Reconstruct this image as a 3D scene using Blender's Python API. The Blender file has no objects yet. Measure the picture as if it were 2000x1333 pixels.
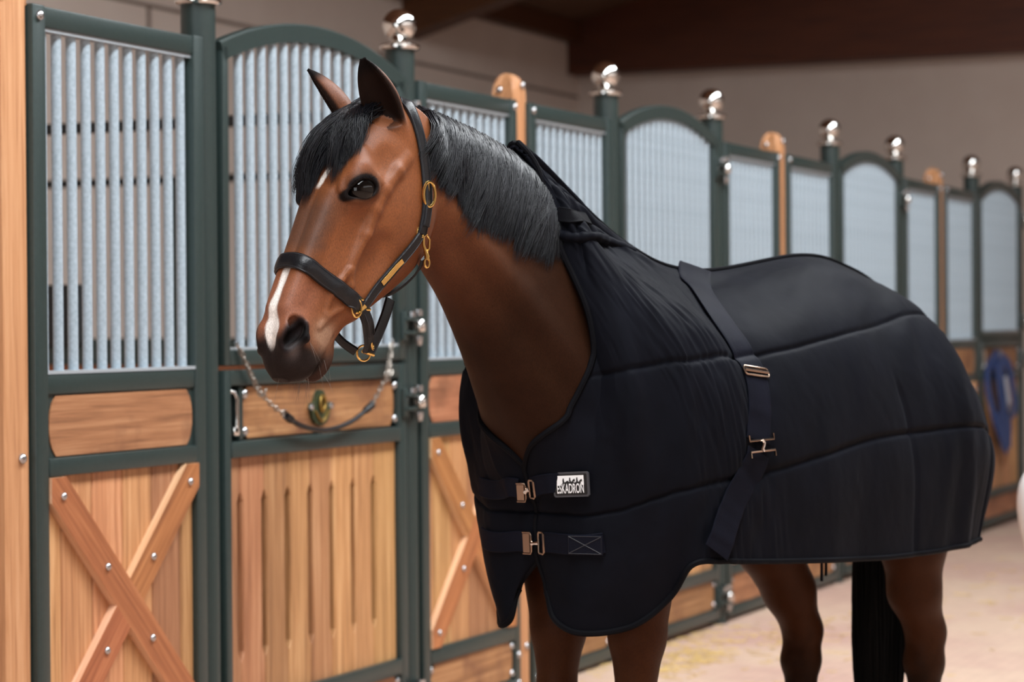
import bpy, bmesh, math, random
import numpy as np
from mathutils import Vector, Matrix
random.seed(7); np.random.seed(7)
sc = bpy.context.scene
col = sc.collection

# ------------------------------------------------------------------ camera
CAM_LOC = np.array([-5.315, -3.864, 1.4385])
YAW, PITCH, ROLL = math.radians(24.2058), 0.00694, -0.0074
_fw = Vector((math.cos(YAW)*math.cos(PITCH), math.sin(YAW)*math.cos(PITCH), -math.sin(PITCH)))
_rt = Vector((math.sin(YAW), -math.cos(YAW), 0)); _up = _rt.cross(_fw)
_r2 = _rt*math.cos(ROLL) + _up*math.sin(ROLL); _u2 = -_rt*math.sin(ROLL) + _up*math.cos(ROLL)
cd = bpy.data.cameras.new('camera'); cam = bpy.data.objects.new('camera', cd); col.objects.link(cam)
cd.sensor_width = 36.0; cd.lens = 4722/2000*36.0; cd.clip_end = 200
_m = Matrix((_r2, _u2, -_fw)).transposed().to_4x4(); _m.translation = Vector(CAM_LOC); cam.matrix_world = _m
cd.dof.use_dof = True; cd.dof.focus_distance = 5.12; cd.dof.aperture_fstop = 3.7; cd.dof.aperture_blades = 0
sc.camera = cam

# ------------------------------------------------------------------ world, daylight, exposure
w = bpy.data.worlds.new('world'); sc.world = w; w.use_nodes = True
w.node_tree.nodes['Background'].inputs[0].default_value = (0.80, 0.90, 1.0, 1)
w.node_tree.nodes['Background'].inputs[1].default_value = 0.05
def area(name, loc, target, sx, sy, power, color):
    d = bpy.data.lights.new(name, 'AREA'); d.shape = 'RECTANGLE'; d.size = sx; d.size_y = sy
    d.energy = power; d.color = color
    o = bpy.data.objects.new(name, d); col.objects.link(o); o.location = loc
    o.rotation_euler = (Vector(target)-Vector(loc)).to_track_quat('-Z', 'Y').to_euler()
    return o
# roof skylight band above the aisle, and the open barn door at the head of the aisle
area('skylight_band', (1.0, -2.7, 6.2), (1.0, -2.3, 0.0), 15.0, 2.6, 2350, (0.93, 0.97, 1.0))
area('barn_door_daylight', (-10.5, -1.2, 2.2), (0, -1.4, 1.3), 3.6, 3.6, 180, (0.95, 0.98, 1.0))
area('side_window_band', (1.5, -9.1, 4.3), (1.8, 0, 1.4), 14.0, 1.5, 130, (0.95, 0.98, 1.0))
sc.view_settings.view_transform = 'Standard'; sc.view_settings.look = 'None'
sc.view_settings.gamma = 1.0; sc.view_settings.use_curve_mapping = False
sc.view_settings.exposure = 0.0
sc.cycles.use_denoising = True
sc.cycles.max_bounces = 6

# ------------------------------------------------------------------ material helpers
def srgb(r, g, b):
    f = lambda c: (c/255/12.92) if c/255 <= 0.04045 else ((c/255+0.055)/1.055)**2.4
    return (f(r), f(g), f(b), 1)
class NT:
    def __init__(s, name):
        s.m = bpy.data.materials.new(name); s.m.use_nodes = True
        s.t = s.m.node_tree; s.b = s.t.nodes['Principled BSDF']
    def n(s, typ, **kw):
        x = s.t.nodes.new(typ)
        for k, v in kw.items():
            if k.startswith('i_'): x.inputs[int(k[2:])].default_value = v
            else: setattr(x, k, v)
        return x
    def l(s, a, ao, b, bi): s.t.links.new(a.outputs[ao], b.inputs[bi])
    def set(s, **kw):
        for k, v in kw.items(): s.b.inputs[k.replace('_', ' ')].default_value = v
        return s
    def ramp(s, stops):
        r = s.n('ShaderNodeValToRGB'); e = r.color_ramp.elements
        while len(e) < len(stops): e.new(0.5)
        for q, (p, c) in zip(e, stops): q.position = p; q.color = c
        return r
def simple(name, color, rough=0.5, metal=0.0, noise=None, bump=0.0, scale=60, **kw):
    t = NT(name); t.set(Base_Color=color, Roughness=rough, Metallic=metal, **kw)
    if noise or bump:
        tc = t.n('ShaderNodeTexCoord'); nz = t.n('ShaderNodeTexNoise'); nz.inputs['Scale'].default_value = scale; nz.inputs['Detail'].default_value = 4
        t.l(tc, 'Object', nz, 'Vector')
        if noise:
            r = t.ramp([(0.3, color), (0.7, noise)]); t.l(nz, 'Fac', r, 'Fac'); t.l(r, 'Color', t.b, 'Base Color')
        if bump:
            b = t.n('ShaderNodeBump'); b.inputs['Strength'].default_value = bump; b.inputs['Distance'].default_value = 0.004
            t.l(nz, 'Fac', b, 'Height'); t.l(b, 'Normal', t.b, 'Normal')
    return t.m
def wood(name, dark, mid, light, axis, rough=0.55, vary=0.5, stain=None, hue=1.0):
    """oiled plank: grain along one object axis, tint varying from piece to piece"""
    t = NT(name); t.set(Roughness=rough)
    tc = t.n('ShaderNodeTexCoord'); oi = t.n('ShaderNodeObjectInfo')
    mp = t.n('ShaderNodeMapping'); s = [58, 58, 58]; s[axis] = 1.8; mp.inputs['Scale'].default_value = s
    off = t.n('ShaderNodeVectorMath', operation='SCALE'); cmb = t.n('ShaderNodeCombineXYZ')
    for k in range(3): t.l(oi, 'Random', cmb, k)
    t.l(cmb, 0, off, 0); off.inputs['Scale'].default_value = 37.0
    ad = t.n('ShaderNodeVectorMath', operation='ADD'); t.l(tc, 'Object', ad, 0); t.l(off, 0, ad, 1); t.l(ad, 0, mp, 'Vector')
    nz = t.n('ShaderNodeTexNoise'); nz.inputs['Scale'].default_value = 1.0; nz.inputs['Detail'].default_value = 6; nz.inputs['Roughness'].default_value = 0.65
    nz.inputs['Distortion'].default_value = 0.4
    t.l(mp, 0, nz, 'Vector')
    r = t.ramp([(0.25, dark), (0.5, mid), (0.75, light)]); t.l(nz, 'Fac', r, 'Fac')
    hv = t.n('ShaderNodeHueSaturation')
    mr = t.n('ShaderNodeMapRange'); mr.inputs['To Min'].default_value = 1-0.38*vary; mr.inputs['To Max'].default_value = 1+0.30*vary
    hr = t.n('ShaderNodeMapRange'); hr.inputs['To Min'].default_value = 0.5-0.010*hue; hr.inputs['To Max'].default_value = 0.5+0.012*hue; rn2 = t.n('ShaderNodeMath', operation='FRACT'); rn1 = t.n('ShaderNodeMath', operation='MULTIPLY'); rn1.inputs[1].default_value = 17.3; t.l(oi, 'Random', rn1, 0); t.l(rn1, 0, rn2, 0); t.l(rn2, 0, hr, 'Value'); t.l(hr, 0, hv, 'Hue'); t.l(oi, 'Random', mr, 'Value'); t.l(mr, 0, hv, 'Value'); t.l(r, 'Color', hv, 'Color')
    last = hv
    if stain:
        n2 = t.n('ShaderNodeTexNoise'); n2.inputs['Scale'].default_value = 6.0; n2.inputs['Detail'].default_value = 5; t.l(ad, 0, n2, 'Vector')
        r2 = t.ramp([(0.48, (0, 0, 0, 1)), (0.72, (1, 1, 1, 1))]); t.l(n2, 'Fac', r2, 'Fac')
        mx = t.n('ShaderNodeMix', data_type='RGBA'); t.l(r2, 'Color', mx, 0); t.l(hv, 'Color', mx, 6); mx.inputs[7].default_value = stain
        last = mx; t.l(mx, 2, t.b, 'Base Color')
    else:
        t.l(hv, 'Color', t.b, 'Base Color')
    b = t.n('ShaderNodeBump'); b.inputs['Strength'].default_value = 0.25; b.inputs['Distance'].default_value = 0.003
    t.l(nz, 'Fac', b, 'Height'); t.l(b, 'Normal', t.b, 'Normal')
    return t.m
M = {}
WD, WM, WL = srgb(126, 82, 50), srgb(178, 125, 82), srgb(208, 160, 115)
M['plank'] = wood('oak_vertical', WD, WM, WL, 2, vary=0.8)
M['board'] = wood('oak_horizontal', srgb(104, 66, 40), srgb(154, 104, 68), srgb(186, 138, 98), 0, stain=srgb(112, 70, 46))
M['brace'] = wood('oak_brace', srgb(116, 66, 36), srgb(160, 98, 56), srgb(186, 124, 78), 2, vary=0.3)
M['brace_edge'] = wood('oak_sawn_edge', srgb(190, 140, 100), srgb(212, 166, 128), srgb(226, 186, 150), 2, vary=0.2)
M['post'] = wood('oak_post', srgb(146, 94, 58), srgb(186, 132, 90), srgb(206, 156, 114), 2, vary=0.04, hue=0.0)
M['beam'] = wood('dark_beam', srgb(54, 26, 9), srgb(82, 42, 16), srgb(104, 58, 24), 1, vary=0.3)
M['green'] = simple('green_powder_coat', srgb(34, 47, 45), 0.40, 0.0, noise=srgb(39, 52, 50), bump=0.08, scale=90)
M['galv'] = simple('galvanised_tube', srgb(150, 164, 174), 0.45, 0.15, noise=srgb(174, 188, 198), scale=90)
M['alu'] = simple('channel_strip', srgb(176, 184, 190), 0.4, 0.4)
M['chrome'] = simple('polished_chrome', srgb(225, 222, 218), 0.07, 1.0)
M['bolt'] = simple('steel_bolt', srgb(190, 190, 192), 0.25, 1.0)
M['black'] = simple('black_plastic', srgb(20, 20, 20), 0.6)
M['wall'] = simple('rendered_wall', srgb(206, 188, 176), 0.9, noise=srgb(212, 195, 183), scale=3)
M['joint'] = simple('wall_joint', srgb(120, 104, 94), 0.9)
M['roof'] = simple('dark_roof_boards', srgb(92, 62, 42), 0.85, noise=srgb(106, 74, 52), scale=5)

# ------------------------------------------------------------------ mesh helpers
class MB:
    def __init__(s): s.v = []; s.f = []
    def add(s, v, f):
        o = len(s.v); s.v += [tuple(map(float, p)) for p in v]; s.f += [tuple(i+o for i in q) for q in f]; return s
    def box(s, x0, x1, y0, y1, z0, z1, b=0.0):
        bm = bmesh.new(); bmesh.ops.create_cube(bm, size=1)
        for v in bm.verts: v.co = Vector(((x0+x1)/2+v.co.x*(x1-x0), (y0+y1)/2+v.co.y*(y1-y0), (z0+z1)/2+v.co.z*(z1-z0)))
        if b: bmesh.ops.bevel(bm, geom=bm.edges[:], offset=b, segments=2, profile=0.5, affect='EDGES')
        bm.verts.index_update(); s.add([v.co for v in bm.verts], [[v.index for v in f.verts] for f in bm.faces]); bm.free(); return s
    def tube(s, pts, rad, n=8, closed=False, cap=True, flat=None, up=(0, 0, 1)):
        """pts: polyline; rad: scalar or list; flat=(a,b): elliptical section a along 'side', b along normal"""
        P = [Vector(p) for p in pts]; N = len(P); R = rad if hasattr(rad, '__len__') else [rad]*N
        rings = []; prev = None
        for i in range(N):
            if closed: t = P[(i+1) % N]-P[i-1]
            else: t = P[min(i+1, N-1)]-P[max(i-1, 0)]
            t.normalize()
            if prev is None:
                u = Vector(up) - t*t.dot(Vector(up))
                if u.length < 1e-4: u = Vector((1, 0, 0)) - t*t.x
            else: u = prev - t*t.dot(prev)
            u.normalize(); prev = u; sd = t.cross(u)
            fa, fb = flat if flat else (1, 1)
            rings.append([P[i]+(sd*math.cos(a)*fa+u*math.sin(a)*fb)*R[i] for a in [2*math.pi*k/n for k in range(n)]])
        v = [p for r in rings for p in r]; f = []
        m = N if closed else N-1
        for i in range(m):
            j = (i+1) % N
            for k in range(n): f.append((i*n+k, i*n+(k+1) % n, j*n+(k+1) % n, j*n+k))
        if cap and not closed: f += [tuple(reversed(range(n))), tuple((N-1)*n+k for k in range(n))]
        return s.add(v, f)
    def lathe(s, prof, n=24, c=(0, 0, 0)):
        v = []; f = []
        for r, z in prof: v += [(c[0]+r*math.cos(2*math.pi*k/n), c[1]+r*math.sin(2*math.pi*k/n), c[2]+z) for k in range(n)]
        for i in range(len(prof)-1):
            for k in range(n): f.append((i*n+k, i*n+(k+1) % n, (i+1)*n+(k+1) % n, (i+1)*n+k))
        f += [tuple(reversed(range(n))), tuple((len(prof)-1)*n+k for k in range(n))]
        return s.add(v, f)
    def prism(s, poly, y0, y1, plane='xz'):
        """polygon in xz extruded along y"""
        n = len(poly); v = [(a, y0, b) for a, b in poly]+[(a, y1, b) for a, b in poly]
        f = [tuple(range(n)), tuple(reversed(range(n, 2*n)))]+[(i, i+n, (i+1) % n+n, (i+1) % n) for i in range(n)]
        return s.add(v, f)
    def mesh(s, name, mats, smooth=False, angle=40):
        me = bpy.data.meshes.new(name); me.from_pydata(s.v, [], s.f)
        for m in (mats if isinstance(mats, (list, tuple)) else [mats]): me.materials.append(m)
        bm = bmesh.new(); bm.from_mesh(me); bmesh.ops.recalc_face_normals(bm, faces=bm.faces[:]); bm.to_mesh(me); bm.free()
        if smooth:
            me.polygons.foreach_set('use_smooth', [True]*len(me.polygons))
            try: me.set_sharp_from_angle(angle=math.radians(angle))
            except Exception: pass
        return me
    def obj(s, name, mats, parent=None, smooth=False, loc=(0, 0, 0)):
        return link(name, s.mesh(name, mats, smooth), parent, loc)
def link(name, me, parent=None, loc=(0, 0, 0), rot=None, scale=None):
    o = bpy.data.objects.new(name, me); col.objects.link(o); o.parent = parent; o.location = loc
    if rot: o.rotation_euler = rot
    if scale: o.scale = scale
    return o
def tag(o, label=None, cat=None, group=None, kind=None):
    for k, v in (('label', label), ('category', cat), ('group', group), ('kind', kind)):
        if v: o[k] = v
    return o
def thing(name, label, cat, loc=(0, 0, 0), group=None):
    return tag(link(name, None, None, loc), label, cat, group)
def copy_tree(o, parent=None):
    c = o.copy(); col.objects.link(c); c.parent = parent
    for ch in list(o.children): copy_tree(ch, c)
    return c
def struct(o): o['kind'] = 'structure'; return o

# ------------------------------------------------------------------ the setting
ft = NT('aisle_floor'); ft.set(Roughness=0.8)
_tc = ft.n('ShaderNodeTexCoord'); _n1 = ft.n('ShaderNodeTexNoise'); _n1.inputs['Scale'].default_value = 0.9; _n1.inputs['Detail'].default_value = 6
_n2 = ft.n('ShaderNodeTexNoise'); _n2.inputs['Scale'].default_value = 9; _n2.inputs['Detail'].default_value = 5
_bk = ft.n('ShaderNodeTexBrick'); _bk.inputs['Scale'].default_value = 4.5; _bk.inputs['Mortar Size'].default_value = 0.012
_bk.inputs['Color1'].default_value = srgb(196, 164, 146); _bk.inputs['Color2'].default_value = srgb(186, 152, 136); _bk.inputs['Mortar'].default_value = srgb(160, 136, 122)
for q in (_n1, _n2, _bk): ft.l(_tc, 'Object', q, 'Vector')
_r = ft.ramp([(0.35, srgb(188, 150, 138)), (0.6, srgb(206, 180, 156))]); ft.l(_n1, 'Fac', _r, 'Fac')
_mx = ft.n('ShaderNodeMix', data_type='RGBA'); _mx.inputs[0].default_value = 0.6; ft.l(_bk, 'Color', _mx, 6); ft.l(_r, 'Color', _mx, 7)
_mx2 = ft.n('ShaderNodeMix', data_type='RGBA', blend_type='MULTIPLY'); _mx2.inputs[0].default_value = 0.25; ft.l(_mx, 2, _mx2, 6); ft.l(_n2, 'Fac', _mx2, 7)
ft.l(_mx2, 2, ft.b, 'Base Color')
struct(MB().box(-12, 15.5, -9.4, 4.8, -0.1, 0.0).obj('floor', ft.m))
WALL_Y, END_X, EAVE = 4.8, 15.5, 3.74
wl = struct(MB().box(-12, END_X, WALL_Y, WALL_Y+0.2, 0, EAVE+0.6).obj('wall_left', M['wall']))
MB().box(-12, END_X, WALL_Y-0.006, WALL_Y+0.02, 3.535, 3.56).obj('wall_joint', M['joint'], wl)
for x in (8.184, 11.6, 4.8): MB().box(x-0.02, x+0.02, WALL_Y-0.006, WALL_Y+0.02, 2.6, 3.535).obj('wall_joint', M['joint'], wl)
we = struct(MB().box(END_X, END_X+0.2, -9, WALL_Y+0.2, 0, 6.6).obj('wall_end', M['wall']))
# opposite wall of the aisle, behind the camera
struct(MB().box(-12, END_X, -9.4, -9.2, 0, 6.6).obj('wall_right', M['wall']))
# roof slope rising from the eaves towards the ridge, dark boarded
RZ = EAVE+0.45; SL = 2.35/8.2
_v = []
for x in (-12, END_X+0.2): _v += [(x, WALL_Y+0.2, RZ-0.2*SL), (x, -3.2, RZ+8.0*SL), (x, -3.2, RZ+8.0*SL+0.12), (x, WALL_Y+0.2, RZ-0.2*SL+0.12)]
struct(MB().add(_v, [(0, 1, 5, 4), (3, 7, 6, 2), (0, 4, 7, 3), (1, 2, 6, 5), (0, 3, 2, 1), (4, 5, 6, 7)]).obj('ceiling', M['roof']))
def rafter(x, w, drop, name):
    p = [(WALL_Y, RZ-drop), (-3.2, RZ+8.0*SL-drop), (-3.2, RZ+8.0*SL+0.01), (WALL_Y, RZ+0.01)]
    v = [(x-w/2, a, b) for a, b in p]+[(x+w/2, a, b) for a, b in p]
    return struct(MB().add(v, [(0, 1, 2, 3), (7, 6, 5, 4)]+[(i, i+4, (i+1) % 4+4, (i+1) % 4) for i in range(4)]).obj(name, M['beam']))
rafter(12.0, 0.26, 0.46, 'trim_1'); rafter(6.0, 0.26, 0.46, 'trim_2'); rafter(0.0, 0.26, 0.46, 'trim_3')
struct(MB().box(END_X-0.25, END_X, -9, WALL_Y, EAVE-0.0, EAVE+1.6).obj('trim_4', M['beam']))      # tie beam in front of the gable
struct(MB().box(-12, END_X, WALL_Y-0.14, WALL_Y, RZ-0.16, RZ+0.02).obj('trim_5', M['beam']))      # eaves purlin

# ------------------------------------------------------------------ stall fronts
P = 3.3; XA, XB = 0.984, 2.335; WH = 0.055          # bay length, gate posts, half width of the oak post
Z_TOP, Z_LEDGE, Z_INS, Z_MID, Z_LOW = 2.306, 1.311, 1.252, 1.084, 0.275
FY0, FY1 = -0.045, 0.005
me_bolt = MB().lathe([(0.011, 0), (0.011, 0.003), (0.008, 0.007), (0.003, 0.009)], 12).mesh('bolt', M['bolt'], True)
BR = (math.pi/2, 0, 0)      # bolt axis towards the aisle (-y)
_bars = {}
def bar_mesh(L):
    k = round(L, 3)
    if k not in _bars:
        _bars[k] = MB().tube([(0, 0, 0), (0, 0, k)], 0.0145, 14).mesh('bar', M['galv'], True)
    return _bars[k]
def insert_poly(x0, x1, z0, z1, bulge):
    """wood insert: straight top and bottom, ends bowed outwards"""
    zc, h = (z0+z1)/2, (z1-z0)/2; L = []
    for k in range(9):
        a = -1+2*k/8; L.append((x1-bulge+bulge*math.sqrt(max(0, 1-(a*0.93)**2)), zc+h*a))
    for k in range(9):
        a = 1-2*k/8; L.append((x0+bulge-bulge*math.sqrt(max(0, 1-(a*0.93)**2)), zc+h*a))
    return L
def insert_zone(root, x0, x1, z0, z1, corner_bolts=True):
    MB().box(x0, x1, -0.036, 0.0, z0, z1).obj('backing_plate', M['green'], root)
    b = MB().prism(insert_poly(x0+0.012, x1-0.012, z0+0.004, z1-0.004, 0.05), -0.040, -0.036).obj('insert_board', M['board'], root)
    if corner_bolts:
        for bx in (x0+0.014, x1-0.014):
            for bz in (z0+0.022, z1-0.022): link('bolt', me_bolt, root, (bx, -0.037, bz), BR, (1.3, 1.3, 1.3))
    return b
def plank_mesh(wd, h, slotl=None, slotr=None):
    """tongue and groove plank, chamfered edges; slot = (z0, z1) notch in that edge"""
    g = 0.0018; L, R = -wd/2+g, wd/2-g; poly = [(L, 0), (R, 0)]; sw = 0.015
    if slotr: a, b = slotr; poly += [(R, a), (R-sw, a+0.03), (R-sw, b-0.03), (R, b)]
    poly += [(R, h), (L, h)]
    if slotl: a, b = slotl; poly += [(L, b), (L+sw, b-0.03), (L+sw, a+0.03), (L, a)]
    n = len(poly); c = 0.004; v = []; f = []
    cx = lambda x: x-c if x > 0 else x+c
    v = [(cx(x), -0.012, z) for x, z in poly]+[(x, -0.012+c, z) for x, z in poly]+[(x, 0.012, z) for x, z in poly]
    f = [tuple(range(n)), tuple(reversed(range(2*n, 3*n)))]
    for i in range(n):
        j = (i+1) % n; f += [(i, i+n, j+n, j), (i+n, i+2*n, j+2*n, j+n)]
    return MB().add(v, f).mesh('plank', M['plank'])
def brace_piece(root, a, b, wd, y0, y1, mat, name, cut_top=None):
    """diagonal board from a to b (x,z); grain and length along local z"""
    a = Vector((a[0], 0, a[1])); b = Vector((b[0], 0, b[1])); d = b-a; L = d.length
    ang = math.atan2(d.x, d.z)
    o = link(name, None, root, (a.x, 0, a.z), (0, ang, 0))
    return o, L
def xbrace(root, x0, x1, z0, z1, flip):
    """two crossing diagonals: one runs through, the other is cut into two pieces"""
    wd = 0.098; fy0, fy1 = -0.056, -0.0325
    cx, cz = (x0+x1)/2, (z0+z1)/2; hx, hz = (x1-x0)/2, (z1-z0)/2; sg = -1 if flip else 1
    L = math.hypot(hx, hz); ux, uz = hx/L*sg, -hz/L            # through board: top-left to bottom-right
    def clip(poly):
        def cut(poly, fn):
            out = []
            for i, p in enumerate(poly):
                q = poly[(i+1) % len(poly)]; dp, dq = fn(p), fn(q)
                if dp >= 0: out.append(p)
                if dp*dq < 0: t = dp/(dp-dq); out.append((p[0]+(q[0]-p[0])*t, p[1]+(q[1]-p[1])*t))
            return out
        for fn in (lambda p: p[0]-x0, lambda p: x1-p[0], lambda p: p[1]-z0, lambda p: z1-p[1]): poly = cut(poly, fn)
        return poly
    def board(ux, uz, t0, t1, name, skew=None):
        nx, nz = -uz, ux
        if skew is None: q = [(t0, -1), (t1, -1), (t1, 1), (t0, 1)]
        else: q = skew
        poly = clip([(cx+ux*t+nx*s*wd/2, cz+uz*t+nz*s*wd/2) for t, s in q])
        xs = sum(p[0] for p in poly)/len(poly); zs = sum(p[1] for p in poly)/len(poly)
        ang = math.atan2(ux, uz); ca, sa = math.cos(ang), math.sin(ang)
        loc = [((p[0]-xs)*ca-(p[1]-zs)*sa, (p[0]-xs)*sa+(p[1]-zs)*ca) for p in poly]
        n = len(loc); b = MB()
        b.add([(a, fy0, c) for a, c in loc]+[(a, fy1, c) for a, c in loc], [tuple(range(n)), tuple(reversed(range(n, 2*n)))])
        b.add([(a, fy0, c) for a, c in loc]+[(a, fy1, c) for a, c in loc], [(i, i+n, (i+1) % n+n, (i+1) % n) for i in range(n)])
        o = link('brace', None, root, (xs, 0, zs), (0, ang, 0))
        me = bpy.data.meshes.new('brace'); me.from_pydata(b.v, [], b.f)
        me.materials.append(M['brace']); me.materials.append(M['brace_edge'])
        for k, p in enumerate(me.polygons): p.material_index = 0 if k < 2 else 1
        bm = bmesh.new(); bm.from_mesh(me); bmesh.ops.remove_doubles(bm, verts=bm.verts[:], dist=1e-5); bmesh.ops.recalc_face_normals(bm, faces=bm.faces[:]); bm.to_mesh(me); bm.free()
        bpy.data.objects.remove(o); o = link('brace', me, root, (xs, 0, zs), (0, ang, 0))
        return o, (xs, zs, ang)
    def bolts(o, fr, ux, uz, ts):
        xs, zs, ang = fr; ca, sa = math.cos(ang), math.sin(ang)
        for t in ts:
            dx, dz = cx+ux*t-xs, cz+uz*t-zs
            link('bolt', me_bolt, o, (dx*ca-dz*sa, fy0-0.0005, dx*sa+dz*ca), BR)
    T = L+0.2
    o, fr = board(ux, uz, -T, T, 'brace'); bolts(o, fr, ux, uz, (-L*0.86, -L*0.3, L*0.3, L*0.86))
    vx, vz = ux, -uz
    # half pieces butt against the through board
    dotp = ux*vx+uz*vz; sn = abs(ux*vz-uz*vx); g = wd/2/sn
    k = (wd/2)*dotp/sn
    sgn = 1 if (ux*vz-uz*vx) > 0 else -1
    for s in (1, -1):
        q = [(s*g-sgn*k*(-1)*1, -1), (s*T, -1), (s*T, 1), (s*g-sgn*k*1, 1)]
        if s < 0: q = q
        o, fr = board(vx, vz, 0, 0, 'brace', q); bolts(o, fr, vx, vz, (s*L*0.32, s*L*0.86))
def rail(root, x0, x1, z0, z1, name='rail', y0=FY0, y1=FY1):
    return MB().box(x0, x1, y0, y1, z0, z1, 0.005).obj(name, M['green'], root, True)
def build_panel(x0, x1, flip, xw):
    """fixed front panel; xw: the stile on the oak post side carries edge bolts"""
    root = link('stall_front_panel', None)
    for a, b in ((x0, x0+0.06), (x1-0.055, x1)): MB().box(a, b, FY0-0.004, FY1, 0.02, Z_TOP+0.002, 0.005).obj('stile', M['green'], root, True)
    i0, i1 = x0+0.06, x1-0.055
    rail(root, i0, i1, Z_TOP-0.056, Z_TOP)
    rail(root, i0, i1, Z_LEDGE-0.054, Z_LEDGE); rail(root, i0, i1, Z_MID-0.05, Z_MID, y0=FY0-0.006)
    rail(root, i0, i1, Z_LOW-0.055, Z_LOW, y0=FY0-0.006); rail(root, i0, i1, 0.02, 0.07, y0=FY0-0.006)
    MB().box(i0, i1, -0.038, -0.006, Z_TOP-0.066, Z_TOP-0.057).obj('channel', M['alu'], root)
    MB().box(i0, i1, -0.046, 0.004, Z_LEDGE+0.001, Z_LEDGE+0.01).obj('channel', M['alu'], root)
    n = 11; p = (i1-i0-0.05)/(n-1)
    for k in range(n): link('bar', bar_mesh(Z_TOP-0.062-Z_LEDGE-0.008), root, (i0+0.025+p*k, -0.014, Z_LEDGE+0.008))
    insert_zone(root, i0, i1, Z_MID, Z_LEDGE-0.054, False)
    insert_zone(root, i0, i1, 0.07, Z_LOW-0.055)
    # planks
    ws = [0.075]+[0.152]*4; rest = (i1-i0)-sum(ws); ws = ws+[rest]
    if flip: ws = ws[::-1]
    x = i0
    for wd in ws:
        link('plank', plank_mesh(wd, Z_MID-0.05-Z_LOW), root, (x+wd/2, -0.02, Z_LOW)); x += wd
    xbrace(root, i0, i1, Z_LOW+0.002, Z_MID-0.052, flip)
    xe = x0+0.03 if xw == 0 else x1-0.0275
    for z in (Z_TOP-0.028, 0.16, 0.20-0.15): link('bolt', me_bolt, root, (xe, FY0-0.0045, z), BR, (1.3,)*3)
    return root
def arch_z(x, xl, xr, z0, rise):
    c = (xl+xr)/2; h = (xr-xl)/2; R = (h*h+rise*rise)/(2*rise); return z0-(R-rise)+math.sqrt(max(0, R*R-(x-c)**2))
def hinge(root, x, z):
    x, h = x, None; y_ = -0.028
    h = MB().box(x-0.075, x+0.03, -0.075, -0.045, z+0.018, z+0.03, 0.003).box(x-0.075, x+0.03, -0.075, -0.045, z-0.03, z-0.018, 0.003).box(x-0.085, x-0.055, -0.065, -0.045, z-0.05, z+0.05, 0.004).obj('hinge', M['green'], root, True)
    MB().lathe([(0.0, -0.022), (0.016, -0.02), (0.02, -0.008), (0.02, 0.01), (0.013, 0.02), (0.0, 0.023)], 16, (x+0.016, -0.078, z)).obj('nut', M['chrome'], h, True)
    MB().lathe([(0.0, -0.012), (0.016, -0.01), (0.016, 0.012), (0.0, 0.015)], 14, (x+0.016, -0.07, z+0.045)).obj('nut', M['bolt'], h, True)
    MB().lathe([(0.0, -0.02), (0.009, -0.016), (0.014, 0.0), (0.014, 0.016), (0.0, 0.018)], 14, (x+0.016, -0.072, z-0.052)).obj('nut', M['bolt'], h, True)
    MB().lathe([(0.0, -0.01), (0.013, -0.008), (0.013, 0.01), (0.0, 0.012)], 14, (x-0.03, -0.068, z+0.04)).obj('nut', M['bolt'], h, True)
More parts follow.
